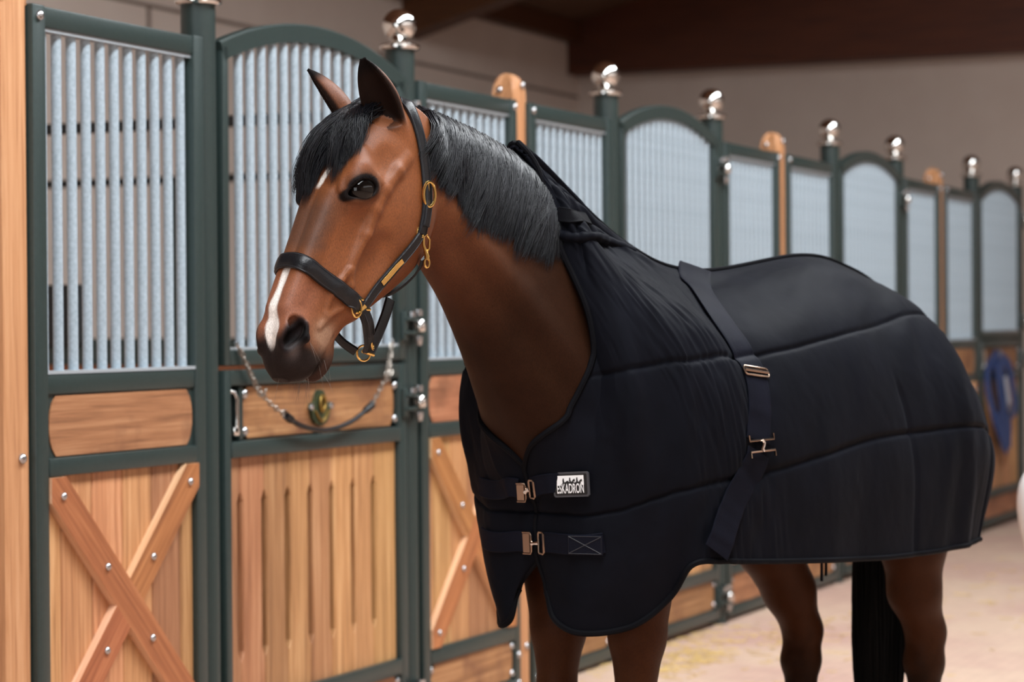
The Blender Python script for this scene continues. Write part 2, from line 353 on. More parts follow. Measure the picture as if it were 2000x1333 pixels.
def build_gate():
    root = link('stall_gate', None)
    xl, xr = XA+0.056, XB-0.068; i0, i1 = xl+0.034, xr-0.055; y0, y1 = -0.05, -0.006
    ZT = Z_TOP; rise = 0.112; hgt = 0.06
    for a, b in ((xl, i0), (i1, xr)):
        MB().box(a, b, y0, y1, 1.318, ZT-0.01, 0.005).obj('stile', M['green'], root, True)
        MB().box(a, b, y0, y1, 0.03, 1.304, 0.005).obj('stile', M['green'], root, True)
    # arched head rail, square tube bent to a segment
    N = 28; v = []; f = []
    for k in range(N+1):
        x = xl-0.01+(xr-xl+0.04)*k/N; x_ = min(max(x, xl), xr)
        z = arch_z(x, xl-0.01, xr+0.03, ZT, rise); c = (xl+xr+0.02)/2; h = (xr-xl+0.04)/2; Rr = (h*h+rise*rise)/(2*rise)
        nx, nz = (x-c)/Rr, math.sqrt(1-((x-c)/Rr)**2)
        for (yy, rr) in ((y0+0.006, 0), (y1-0.004, 0), (y1, -0.006), (y1, -hgt), (y0, -hgt), (y0, -0.006)): v.append((x+nx*rr, yy, z+nz*rr))
    for k in range(N):
        for j in range(6): f.append((k*6+j, k*6+(j+1) % 6, (k+1)*6+(j+1) % 6, (k+1)*6+j))
    f += [tuple(range(6)), tuple(N*6+j for j in range(6))]
    MB().add(v, f).obj('arched_rail', M['green'], root, True)
    rail(root, i0, i1, 1.318, 1.366, y0=y0, y1=y1); MB().box(i0, i1, -0.046, -0.01, 1.366, 1.374).obj('channel', M['alu'], root)
    rail(root, i0, i1, 1.256, 1.304, y0=y0, y1=y1)
    rail(root, i0, i1, Z_MID-0.05, Z_MID, y0=y0-0.004, y1=y1); rail(root, i0, i1, Z_LOW-0.055, Z_LOW, y0=y0-0.004, y1=y1); rail(root, i0, i1, 0.03, 0.08, y0=y0-0.004, y1=y1)
    x = 1.164; b0 = 1.37
    while x < i1-0.012:
        zt = arch_z(x, xl-0.01, xr+0.03, ZT, rise)-hgt+0.004
        link('bar', bar_mesh(zt-b0), root, (x, -0.028, b0)); x += 0.0712
    r2 = link('insert_frame', MB().box(i0, i1, -0.012, 0.0, Z_MID, 1.256).mesh('insert_frame', M['green']), root)
    MB().prism(insert_poly(i0+0.098, i1-0.010, Z_MID+0.006, 1.25, 0.045), -0.03, -0.012).obj('insert_board', M['board'], root)
    MB().box(i0+0.064, i0+0.088, -0.04, -0.012, Z_MID+0.002, 1.254, 0.004).obj('latch_post', M['green'], root, True)
    for bx in (i0+0.105, i1-0.01):
        for bz in (Z_MID+0.028, 1.228): link('bolt', me_bolt, root, (bx, -0.031, bz), BR, (1.4,)*3)
    bx = MB().box(i0+0.002, i0+0.062, -0.0145, -0.012, Z_MID+0.006, 1.252).obj('latch_recess', M['black'], root)
    lt = MB().tube([(i0+0.012, -0.03, 1.112), (i0+0.03, -0.046, 1.118), (i0+0.032, -0.05, 1.14), (i0+0.032, -0.05, 1.215), (i0+0.028, -0.044, 1.235), (i0+0.012, -0.03, 1.24)], 0.0065, 10).obj('latch_handle', M['chrome'], root, True)
    MB().lathe([(0.0, -0.018), (0.012, -0.014), (0.015, 0.0), (0.012, 0.014), (0.0, 0.018)], 14, (i0+0.022, -0.05, 1.118)).obj('knob', M['chrome'], lt, True)
    insert_zone(root, i0, i1, 0.08, Z_LOW-0.055)
    bs = [i0]+[1.155+0.1485*k for k in range(7)]+[i1]
    for k in range(8):
        wd = bs[k+1]-bs[k]; s = (0.40-Z_LOW, 0.925-Z_LOW)
        link('plank', plank_mesh(wd, Z_MID-0.05-Z_LOW, s if k > 0 else None, s if k < 7 else None), root, ((bs[k]+bs[k+1])/2, -0.018, Z_LOW))
    link('slot_shade_sheet', MB().box(i0, i1, 0.05, 0.056, Z_LOW, Z_MID-0.05).mesh('slot_shade_sheet', M['beam']), root)  # dark sheet added behind the planks so the slots read as shaded gaps
    for z in (2.17, 1.435, 1.168, 0.13): hinge(root, XB-0.03, z)
    # crest on the insert board: shield plate with a brass ring-shaped relief
    xc, zc = 1.655, 1.168
    sh = [(0, -0.058), (0.022, -0.048), (0.036, -0.03), (0.042, -0.004), (0.046, 0.004), (0.04, 0.016), (0.026, 0.022), (0.022, 0.036), (0.016, 0.05), (0.006, 0.06)]
    poly = [(xc+a*1.5, zc+b) for a, b in sh]+[(xc-a*1.5, zc+b) for a, b in sh[::-1][:-1]]
    cr = MB().prism(poly, -0.044, -0.03).obj('crest', M['crest'], root)
    MB().tube([(xc+0.016*math.cos(a), -0.05, zc+0.016+0.026*math.sin(a)) for a in [2*math.pi*k/18 for k in range(18)]], 0.006, 8, True).obj('crest_relief', M['brass'], cr, True)
    MB().tube([(xc+0.045*t, -0.047, zc-0.008-0.03*(1-t*t)) for t in [-1+0.2*k for k in range(11)]], 0.004, 6).obj('crest_scroll', M['brass'], cr, True)
    MB().tube([(xc+0.036*t, -0.047, zc-0.022-0.022*(1-t*t)) for t in [-1+0.2*k for k in range(11)]], 0.0035, 6).obj('crest_scroll', M['brass'], cr, True)
    for s in (-1, 1): link('crest_stud', MB().lathe([(0.012, 0), (0.01, 0.006), (0.004, 0.009)], 12).mesh('crest_stud', M['bolt'], True), cr, (xc+s*0.066, -0.043, zc+0.006), BR)
    return root
M['crest'] = simple('crest_enamel', srgb(34, 52, 42), 0.4, 0.2, noise=srgb(70, 76, 46), scale=70)
M['brass'] = simple('aged_brass', srgb(150, 122, 66), 0.35, 1.0)
def build_post():
    r = link('gate_post', None)
    MB().lathe([(0.053, 0), (0.053, 2.412)], 32).obj('tube', M['green'], r, True)
    MB().lathe([(0.062, 0), (0.062, 0.012)], 28).obj('foot_plate', M['green'], r, True)
    MB().lathe([(0.02, 2.41), (0.066, 2.412), (0.072, 2.418), (0.072, 2.425), (0.066, 2.431), (0.036, 2.436), (0.026, 2.445)], 32).obj('cap', M['chrome'], r, True)
    prof = [(0.026, 2.440)]
    for k in range(4, 33): a = -math.pi/2+math.pi*k/32; prof.append((max(0.0005, 0.060*math.cos(a)), 2.498+0.060*math.sin(a)))
    MB().lathe(prof, 32).obj('ball', M['chrome'], r, True)
    return r
def build_wood_post():
    r = link('oak_post', None)
    # broad timber set edgeways, with a rounded head
    prof = [(-0.035, 0), (0.065, 0), (0.065, 2.33)]
    for k in range(0, 13): a = math.pi*k/12; prof.append((0.015+0.05*math.cos(a), 2.335+0.082*math.sin(a)))
    prof += [(-0.035, 2.33), (-0.035, 2.315), (-0.035, 2.30)]; prof[2:3] = [(0.065, 2.30), (0.065, 2.315), (0.065, 2.33)]
    n = len(prof); b = 0.012; v = []
    for xx, ins in ((-WH, b), (-WH+b, 0), (WH-b, 0), (WH, b)):
        for (y, z) in prof:
            dy = y-0.015; hw_ = 1.0 if z < 2.31 else 1.12*math.sqrt(max(0.08, 1-(max(0, z-2.34)/0.088)**2)); v.append((xx*hw_, 0.015+dy*(1-ins/0.1), z-(ins if z > 2.3 else 0)))
    f = []
    for k in range(3):
        for i in range(n): f.append((k*n+i, k*n+(i+1) % n, (k+1)*n+(i+1) % n, (k+1)*n+i))
    f += [tuple(range(n)), tuple(3*n+i for i in range(n))]
    MB().add(v, f).obj('timber', M['post'], r)
    for z in (2.37, 1.09, 0.18): link('bolt', me_bolt, r, (0.015, -0.036, z), BR, (1.3,)*3)
    link('bolt', me_bolt, r, (-WH-0.001, 0.03, 2.35), (0, -math.pi/2, 0), (1.3,)*3)
    return r
pan_l = build_panel(WH+0.007, XA-0.054, False, 0)
pan_r = build_panel(XB+0.054, P-WH-0.007, True, 1)
M['pboard'] = wood('partition_oak', srgb(104, 60, 34), srgb(140, 86, 50), srgb(168, 112, 70), 1)
gate = build_gate(); gpost = build_post(); wpost = build_wood_post()
ORD = ['nearest', 'second', 'third', 'farthest']
for k in range(4):
    for src, nm, cat, grp, lab in (
        (pan_l, 0, 'panel', 'fixed stall front panels', ['barred stall panel with cross brace at the left edge, nearest of the row', 'barred stall panel right of the first oak post, above the horse neck', 'barred stall panel right of the second oak post, behind the horse croup', 'barred stall panel right of the third oak post, above the horse tail'][k]),
        (pan_r, 0, 'panel', 'fixed stall front panels', ['barred stall panel with cross brace between horse throat and first oak post', 'barred stall panel left of the second oak post, above the horse back', 'barred stall panel left of the third oak post, behind the rump', 'barred stall panel cut off by the right edge of the picture'][k]),
        (gate, 0, 'gate', 'arched stall gates', ['arched barred stall gate with slotted planks directly behind the horse head', 'arched barred stall gate above the rug withers, second of the row', 'arched barred stall gate above the rug croup, third of the row', 'arched barred stall gate with blue headcollar hanging, farthest of the row'][k])):
        if k == 3 and src is pan_r: continue
        o = src if k == 0 else copy_tree(src)
        o.location.x = P*k; tag(o, lab, cat, grp)
    o = wpost if k == 0 else copy_tree(wpost)
    o.location.x = P*k; tag(o, ['orange oak post cut off by the left edge of the picture', 'oak post with rounded head rising above the mane', 'slim oak post rising above the middle of the rug back', 'farthest oak post, rising above the rump of the rug'][k], 'post', 'oak posts')
    for j, xx in enumerate((XA, XB)):
        o = gpost if (k == 0 and j == 0) else copy_tree(gpost)
        o.location = (P*k+xx, 0.003, 0)
        tag(o, [['dark green post left of the nearest gate, its ball above the frame', 'dark green post with chrome ball just right of the horse ears'],
                ['dark green post with chrome ball above the rug collar', 'dark green post with chrome ball right of the second arched gate'],
                ['dark green post with chrome ball above the rug croup', 'dark green post with chrome ball right of the third arched gate'],
                ['dark green post with chrome ball left of the farthest gate', 'dark green post with chrome ball at the right edge of the picture']][k][j], 'post', 'green gate posts')

# ------------------------------------------------------------------ stall partitions behind the fronts
def build_partition():
    r = link('stall_partition', None); y0, y1 = 0.18, 4.72
    for k in range(8): MB().box(-0.02, 0.02, y0, y1, 0.06+k*0.152, 0.06+k*0.152+0.15, 0.004).obj('board', M['pboard'], r)
    MB().box(-0.03, 0.03, y0, y1, 1.28, 1.372, 0.004).obj('rail', M['green'], r)
    MB().box(-0.025, 0.025, y0, y1, 2.262, 2.306, 0.004).obj('rail', M['black'], r)
    for y in (3.6, 4.7): MB().box(-0.025, 0.025, y-0.025, y+0.025, 1.372, 2.262).obj('stile', M['green'], r)
    for k in range(6): link('bar', bar_mesh(0.885), r, (0, 0.26+0.0745*k, 1.374))
    MB().box(-0.06, 0.0, 1.98, 2.9, 1.36, 1.62, 0.01).obj('feed_guard', M['black'], r)
    return r
M['pboard'] = wood('partition_oak', srgb(104, 60, 34), srgb(140, 86, 50), srgb(168, 112, 70), 1)
part = build_partition()
for k in range(1, 5):
    o = part if k == 1 else copy_tree(part)
    o.location.x = P*k
    tag(o, ['wooden stall partition seen through the bars of the left panel', 'wooden stall partition behind the second oak post', 'wooden stall partition behind the third oak post', 'wooden stall partition closing the farthest stall'][k-1], 'partition', 'stall partitions')

# ------------------------------------------------------------------ horse: one implicit body, meshed by surface nets
# horse frame: X forward, Y to the horse's left, Z up, origin on the floor below the withers
# head frame: s from poll to lips, n towards the front of the face, y lateral
HO = np.array([0.80, 1.93]); HA = np.array([0.5, -0.8660254]); HN = np.array([0.8660254, 0.5])
def h2l(s, n, y): return np.array([HO[0]+s*HA[0]+n*HN[0], y, HO[1]+s*HA[1]+n*HN[1]])
def l2h(X, Z): dx, dz = X-HO[0], Z-HO[1]; return dx*HA[0]+dz*HA[1], dx*HN[0]+dz*HN[1]
NA = np.array([0.78, 1.78]); ND = np.array([-0.8262, -0.5633]); NM = np.array([-0.5633, 0.8262])
def l2n(X, Z): dx, dz = X-NA[0], Z-NA[1]; return dx*ND[0]+dz*ND[1], dx*NM[0]+dz*NM[1]
def n2l(t, m, y=0.0): return np.array([NA[0]+t*ND[0]+m*NM[0], y, NA[1]+t*ND[1]+m*NM[1]])
def smin(a, b, k): h = np.clip(0.5+0.5*(b-a)/k, 0, 1); return b+(a-b)*h-k*h*(1-h)
def smax(a, b, k): return -smin(-a, -b, k)
def spl(x, xs, ys):
    """smooth monotone-ish interpolation (Catmull-Rom on a table)"""
    xs = np.asarray(xs, float); ys = np.asarray(ys, float)
    m = np.gradient(ys, xs); x = np.clip(x, xs[0], xs[-1])
    i = np.clip(np.searchsorted(xs, x)-1, 0, len(xs)-2); h = xs[i+1]-xs[i]; t = (x-xs[i])/h
    return (2*t**3-3*t**2+1)*ys[i]+(t**3-2*t**2+t)*h*m[i]+(-2*t**3+3*t**2)*ys[i+1]+(t**3-t**2)*h*m[i+1]
def ell(p, c, r, ax=None):
    q = [p[i]-c[i] for i in range(3)]
    if ax is not None: q = [q[0]*a[0]+q[1]*a[1]+q[2]*a[2] for a in ax]
    k0 = np.sqrt((q[0]/r[0])**2+(q[1]/r[1])**2+(q[2]/r[2])**2)+1e-9
    k1 = np.sqrt((q[0]/r[0]**2)**2+(q[1]/r[1]**2)**2+(q[2]/r[2]**2)**2)+1e-9
    return k0*(k0-1)/k1
def cone(p, a, b, ra, rb):
    d = [b[i]-a[i] for i in range(3)]; L2 = sum(x*x for x in d)
    q = [p[i]-a[i] for i in range(3)]
    t = np.clip((q[0]*d[0]+q[1]*d[1]+q[2]*d[2])/L2, 0, 1)
    return np.sqrt(sum((q[i]-t*d[i])**2 for i in range(3)))-(ra+(rb-ra)*t)
def chain(p, pts, k=0.01):
    r = None
    for (a, ra), (b, rb) in zip(pts[:-1], pts[1:]):
        d = cone(p, a, b, ra, rb); r = d if r is None else smin(r, d, k)
    return r
def profile(s, n, y, S, top, bot, wid, e, end0, end1, wtop=None):
    T, B, W = spl(s, S, top), spl(s, S, bot), spl(s, S, wid)
    c, h = (T+B)/2, (T-B)/2; q = (n-c)/h
    if wtop is not None: W = W*(1-np.clip(q, -1, 1.2)*wtop(s))
    W = np.maximum(W, 0.004); h = np.maximum(h, 0.004)
    k = (np.abs(y/W)**e+np.abs(q)**e)**(1/e)
    d = (k-1)*np.minimum(W, h)
    return np.maximum(d, np.maximum(end0-s, s-end1))
EYE = np.array([0.265, 0.045, 0.0690]); EYE_R = 0.0335
E1 = np.array([-0.62, -0.70, 0.34]); E1 = E1/np.linalg.norm(E1)
EO = np.array([0.05, 0.42, 0.9]); EO = EO-E1*(EO@E1); EO = EO/np.linalg.norm(EO)
E2 = np.cross(EO, E1); E2 = E2 if (-E2[0]*0.866+E2[1]*0.5) > 0 else -E2
def ear_frame(base, tip, opening):
    b, t = np.array(base), np.array(tip); L = np.linalg.norm(t-b); e = (t-b)/L
    o = np.array(opening, float); o = o-e*(o@e); o /= np.linalg.norm(o)
    return b, e, o, np.cross(e, o), L
EARS = [ear_frame((0.850, 0.050, 1.850), (0.947, 0.060, 2.000), (0.80, 0.50, -0.45)),
        ear_frame((0.868, -0.048, 1.850), (0.932, -0.118, 1.992), (0.80, -0.75, 0.0))]
def ear_sdf(p, F):
    b, e, o, w, L = F
    q = [p[i]-b[i] for i in range(3)]
    t = (q[0]*e[0]+q[1]*e[1]+q[2]*e[2])/L; a = q[0]*o[0]+q[1]*o[1]+q[2]*o[2]; c = q[0]*w[0]+q[1]*w[1]+q[2]*w[2]
    a = a-0.010*np.sin(np.clip(t, 0, 1)*3.0)*0 + 0.030*np.clip(t-0.15, 0, 1)**2*-1+0.018*np.clip(t, 0, 1)
    R = spl(t, [-0.25, 0.0, 0.2, 0.42, 0.62, 0.8, 0.92, 1.0], [0.028, 0.035, 0.040, 0.042, 0.037, 0.027, 0.017, 0.008])
    k = np.sqrt((c/R)**2+(a/(R*0.72))**2); d = (k-1)*R*0.72
    d = np.maximum(d, np.maximum((-0.25-t)*L, (t-1.02)*L))
    Rc = R*0.86-0.001; ac = a-R*0.50
    cav = (np.sqrt((c/Rc)**2+(ac/(Rc*0.72))**2)-1)*Rc*0.72; cav = np.maximum(cav, (0.10-t)*L*0.6)
    return smax(d, -cav, 0.004)
MOUTH = [((0.556, -0.066, 0.046), 0.003), ((0.60, -0.066, 0.048), 0.004), ((0.640, -0.062, 0.036), 0.005), ((0.668, -0.056, 0.0), 0.005)]
HS = [0.0, 0.06, 0.13, 0.20, 0.26, 0.32, 0.38, 0.45, 0.52, 0.58, 0.62, 0.65, 0.675, 0.69]
HT = [0.002, 0.040, 0.073, 0.088, 0.093, 0.089, 0.084, 0.081, 0.078, 0.069, 0.056, 0.039, 0.022, 0.0]
HB = [-0.10, -0.145, -0.185, -0.207, -0.216, -0.207, -0.178, -0.132, -0.098, -0.084, -0.074, -0.060, -0.040, -0.02]
HW = [0.060, 0.080, 0.091, 0.092, 0.089, 0.081, 0.070, 0.059, 0.051, 0.048, 0.048, 0.045, 0.036, 0.02]
def head_sdf(X, Y, Z):
    s, n = l2h(X, Z); y = np.abs(Y); p = (s, n, y)
    wt = lambda s: spl(s, [0, 0.2, 0.3, 0.42, 0.55, 0.69], [-0.05, 0.02, 0.05, 0.16, 0.08, -0.05])
    d = profile(s, n, y, HS, HT, HB, HW, 2.45, 0.012, 0.69, wt)
    d = smin(d, ell(p, (0.235, -0.092, 0.056), (0.105, 0.098, 0.040)), 0.018)                     # cheek muscle
    d = smin(d, cone(p, (0.30, -0.150, 0.038), (0.47, -0.088, 0.026), 0.034, 0.022), 0.03)        # mandible
    d = smin(d, ell(p, (0.252, 0.042, 0.062), (0.062, 0.048, 0.036)), 0.025)                      # orbit
    d = smin(d, chain(p, [((0.19, 0.068, 0.052), 0.016), ((0.225, 0.070, 0.072), 0.014), ((0.262, 0.064, 0.080), 0.013)]), 0.022)  # brow
    d = smin(d, chain(p, [((0.140, -0.030, 0.080), 0.014), ((0.180, -0.016, 0.088), 0.013), ((0.235, -0.004, 0.087), 0.012), ((0.285, -0.004, 0.082), 0.012), ((0.34, -0.012, 0.074), 0.013), ((0.425, -0.024, 0.055), 0.011)]), 0.013)    # zygomatic arch and facial crest
    d = smin(d, cone(p, (0.30, 0.072, 0.028), (0.56, 0.060, 0.020), 0.020, 0.018), 0.02)          # nasal bones
    d = smax(d, -ell(p, (0.176, 0.030, 0.104), (0.036, 0.022, 0.023)), 0.020)                     # hollow above the eye
    d = smax(d, -ell(p, (0.385, -0.060, 0.084), (0.065, 0.026, 0.020)), 0.025)                     # groove under the crest
    d = smax(d, -ell(p, (0.385, 0.024, 0.088), (0.075, 0.026, 0.022)), 0.03)                      # flat between crest and nose
    d = smin(d, chain(p, [((0.42, -0.022, 0.064), 0.004), ((0.448, -0.040, 0.0615), 0.0045), ((0.476, -0.062, 0.0575), 0.004)]), 0.010)     # veins below the crest
    d = smin(d, chain(p, [((0.425, -0.016, 0.064), 0.004), ((0.452, -0.012, 0.059), 0.0045), ((0.49, -0.004, 0.053), 0.004), ((0.53, -0.012, 0.050), 0.004)]), 0.010)
    d = smin(d, chain(p, [((0.50, -0.045, 0.054), 0.004), ((0.535, -0.020, 0.050), 0.005), ((0.565, -0.012, 0.048), 0.004)]), 0.010)
    # muzzle
    d = smin(d, ell(p, (0.608, 0.036, 0.033), (0.046, 0.032, 0.024)), 0.02)                       # alar wing
    d = smin(d, ell(p, (0.640, -0.012, 0.008), (0.044, 0.050, 0.037)), 0.02)                      # upper lip
    d = smin(d, ell(p, (0.604, -0.084, 0.0), (0.050, 0.024, 0.034)), 0.014)                       # lower lip and chin
    nr = ((0.95, 0.30, 0.0), (-0.30, 0.95, 0.0), (0.0, 0.0, 1.0))
    d = smax(d, -ell(p, (0.618, 0.042, 0.057), (0.038, 0.0175, 0.026), nr), 0.008)                # nostril
    d = smax(d, -ell(p, (0.590, 0.052, 0.050), (0.015, 0.012, 0.024)), 0.008)
    d = smin(d, chain(p, [((0.578, 0.026, 0.053), 0.005), ((0.610, 0.022, 0.060), 0.008), ((0.648, 0.036, 0.040), 0.006)], 0.01), 0.008)      # rim of the nostril
    d = smax(d, -chain(p, MOUTH, 0.006), 0.010)   # mouth
    # eye: lids and opening
    q = [p[i]-EYE[i] for i in range(3)]
    a, b, c = (sum(q[i]*v[i] for i in range(3)) for v in (E1, E2, EO))
    af = np.clip(-a-0.006, 0, 0.04); almond = np.sqrt(((a+0.0035)/0.0345)**2+((b+0.0025+0.16*af)/(0.0180-0.24*af))**2+((c-0.029)/0.036)**2)
    rr = np.sqrt((a+0.0035)**2+((b+0.0025+0.16*af)/(0.60-1.8*af))**2)
    lid = np.sqrt((rr-0.0350)**2*0.5+(c-0.0165)**2)-0.0048
    d = smin(d, lid, 0.010)
    up = np.sqrt((np.sqrt(a**2+((b-0.005)/0.70)**2)-0.0425)**2*0.5+(c-0.0085)**2)-0.0052+np.clip(-b*0.8+0.002, 0, 1)
    d = smin(d, up, 0.008)                                                                       # fold over the upper lid
    d = smax(d, -(almond-1)*0.015, 0.004)
    return d
NT_ = [-0.13, -0.06, 0.0, 0.1, 0.2, 0.3, 0.4, 0.5, 0.6, 0.7, 0.8, 0.95]
NTOP = [0.075, 0.112, 0.136, 0.172, 0.202, 0.225, 0.238, 0.244, 0.240, 0.230, 0.210, 0.19]
NBOT = [-0.03, -0.06, -0.085, -0.105, -0.128, -0.152, -0.188, -0.228, -0.268, -0.300, -0.315, -0.31]
NWID = [0.040, 0.052, 0.058, 0.066, 0.073, 0.082, 0.096, 0.116, 0.142, 0.170, 0.195, 0.21]
def neck_sdf(X, Y, Z):
    t, m = l2n(X, Z); y = np.abs(Y)
    d = profile(t, m, y, NT_, NTOP, NBOT, NWID, 2.1, -0.13, 0.95, lambda t: 0.32+0*t)
    q = [X, y, Z]
    # jugular groove between windpipe and neck muscle
    d = smax(d, -chain((t, m, y), [((0.20, -0.085, 0.094), 0.012), ((0.45, -0.150, 0.126), 0.014), ((0.72, -0.225, 0.19), 0.014)], 0.02), 0.04)
    d = smin(d, chain((t, m, y), [((0.10, -0.02, 0.052), 0.022), ((0.40, -0.06, 0.078), 0.024), ((0.75, -0.14, 0.15), 0.03)], 0.02), 0.035)
    return d
def trunk_sdf(X, Y, Z):
    S = [-1.16, -1.10, -1.0, -0.85, -0.65, -0.4, -0.2, 0.0, 0.15, 0.28, 0.34]
    T = [1.30, 1.42, 1.50, 1.535, 1.535, 1.49, 1.50, 1.54, 1.52, 1.42, 1.30]
    B = [1.12, 1.00, 0.93, 0.93, 0.91, 0.855, 0.85, 0.86, 0.89, 0.96, 1.06]
    W = [0.05, 0.12, 0.18, 0.215, 0.235, 0.25, 0.245, 0.22, 0.205, 0.17, 0.08]
    return profile(X, Z, np.abs(Y), S, T, B, W, 2.2, -1.16, 0.34, lambda s: spl(s, [-1.16, -0.6, -0.2, 0.05, 0.3], [0.1, 0.12, 0.2, 0.34, 0.25]))
def leg_front(p, x, y, sg):
    f = lambda dx, dy, z: (x+dx, sg*(y+dy), z)
    d = chain(p, [(f(0.0, 0.03, 1.12), 0.12), (f(0.0, 0.0, 0.88), 0.088), (f(0.004, -0.01, 0.70), 0.066), (f(0.012, -0.01, 0.56), 0.045), (f(0.012, -0.01, 0.49), 0.047), (f(0.006, -0.01, 0.43), 0.036), (f(0.0, -0.01, 0.26), 0.029), (f(0.0, -0.01, 0.205), 0.038), (f(0.02, -0.01, 0.15), 0.030), (f(0.035, -0.01, 0.10), 0.038)], 0.02)
    h = cone(p, f(0.032, -0.01, 0.085), f(0.05, -0.01, 0.012), 0.044, 0.060); h = np.maximum(h, 0.004-p[2])
    return smin(d, h, 0.01)
def leg_hind(p, x, y, sg):
    kf = 0.25 if sg > 0 else 1.0
    f = lambda dx, dy, z: (x+(dx*kf if dx > 0 else dx), sg*(y+dy), z)
    d = chain(p, [(f(0.16, 0.0, 1.22), 0.13), (f(0.20, 0.01, 1.0), 0.115), (f(0.10, 0.01, 0.84), 0.090), (f(0.01, 0.0, 0.70), 0.070), (f(-0.055, 0.0, 0.585), 0.052), (f(-0.045, 0.0, 0.50), 0.052), (f(-0.045, 0.0, 0.43), 0.038), (f(-0.04, 0.0, 0.27), 0.032), (f(-0.04, 0.0, 0.21), 0.040), (f(-0.02, 0.0, 0.15), 0.031), (f(-0.005, 0.0, 0.10), 0.038)], 0.025)
    d = smin(d, chain(p, [(f(-0.02, 0.0, 0.78), 0.022), (f(-0.095, 0.0, 0.60), 0.020), (f(-0.085, 0.0, 0.56), 0.022)], 0.01), 0.02)
    h = cone(p, f(-0.008, 0, 0.085), f(0.01, 0, 0.012), 0.044, 0.058); h = np.maximum(h, 0.004-p[2])
    return smin(d, h, 0.01)
LEGS = [(leg_front, 0.105, 0.135, 1), (leg_front, 0.095, 0.135, -1), (leg_hind, -1.10, 0.14, 1), (leg_hind, -0.93, 0.15, -1)]
def body_sdf(X, Y, Z):
    t, m = l2n(X, Z)
    out = np.full(X.shape, 1.0)
    def part(mask, fn, k):
        if not mask.any(): return
        v = fn(X[mask], Y[mask], Z[mask]); out[mask] = smin(out[mask], v, k)
    part((t > -0.25) & (t < 1.1) & (np.abs(m) < 0.5), neck_sdf, 0.03)
    part((X > 0.6) & (Z > 1.2), head_sdf, 0.018)
    part((X < 0.5) & (Z > 0.7) & (Z < 1.75), trunk_sdf, 0.07)
    part((X < 0.5) & (X > 0.0) & (Z > 0.8) & (Z < 1.5), lambda x, y, z: ell((x, np.abs(y), z), (0.20, 0.09, 1.12), (0.13, 0.11, 0.17)), 0.05)
    for fn, x, y, sg in LEGS:
        part((Z < 1.5) & (np.abs(X-x) < 0.5) & (Y*sg > -0.1), lambda a, b, c: fn((a, b, c), x, y, sg), 0.05)
    for F in EARS: part((Z > 1.75) & (Y*F[0][1] > -0.02) & (X > 0.6), lambda a, b, c: ear_sdf((a, b, c), F), 0.014)
    return out
def sdf(P):
    P = np.asarray(P, float); sh = P.shape[:-1]; Q = P.reshape(-1, 3)
    return body_sdf(Q[:, 0].copy(), Q[:, 1].copy(), Q[:, 2].copy()).reshape(sh)
def grad(P, e=0.0015):
    g = np.stack([sdf(P+np.eye(3)[i]*e)-sdf(P-np.eye(3)[i]*e) for i in range(3)], -1)/(2*e)
    return g
def onto(P, off=0.0, it=4, cap=0.02):
    """pull points onto the level set off"""
    P = np.array(P, float)
    for _ in range(it):
        g = grad(P); d = sdf(P)-off; st = (d/np.maximum((g*g).sum(-1), 0.05))[..., None]*g
        L = np.linalg.norm(st, axis=-1, keepdims=True); P = P-st*np.minimum(1, cap/np.maximum(L, 1e-9))
    return P
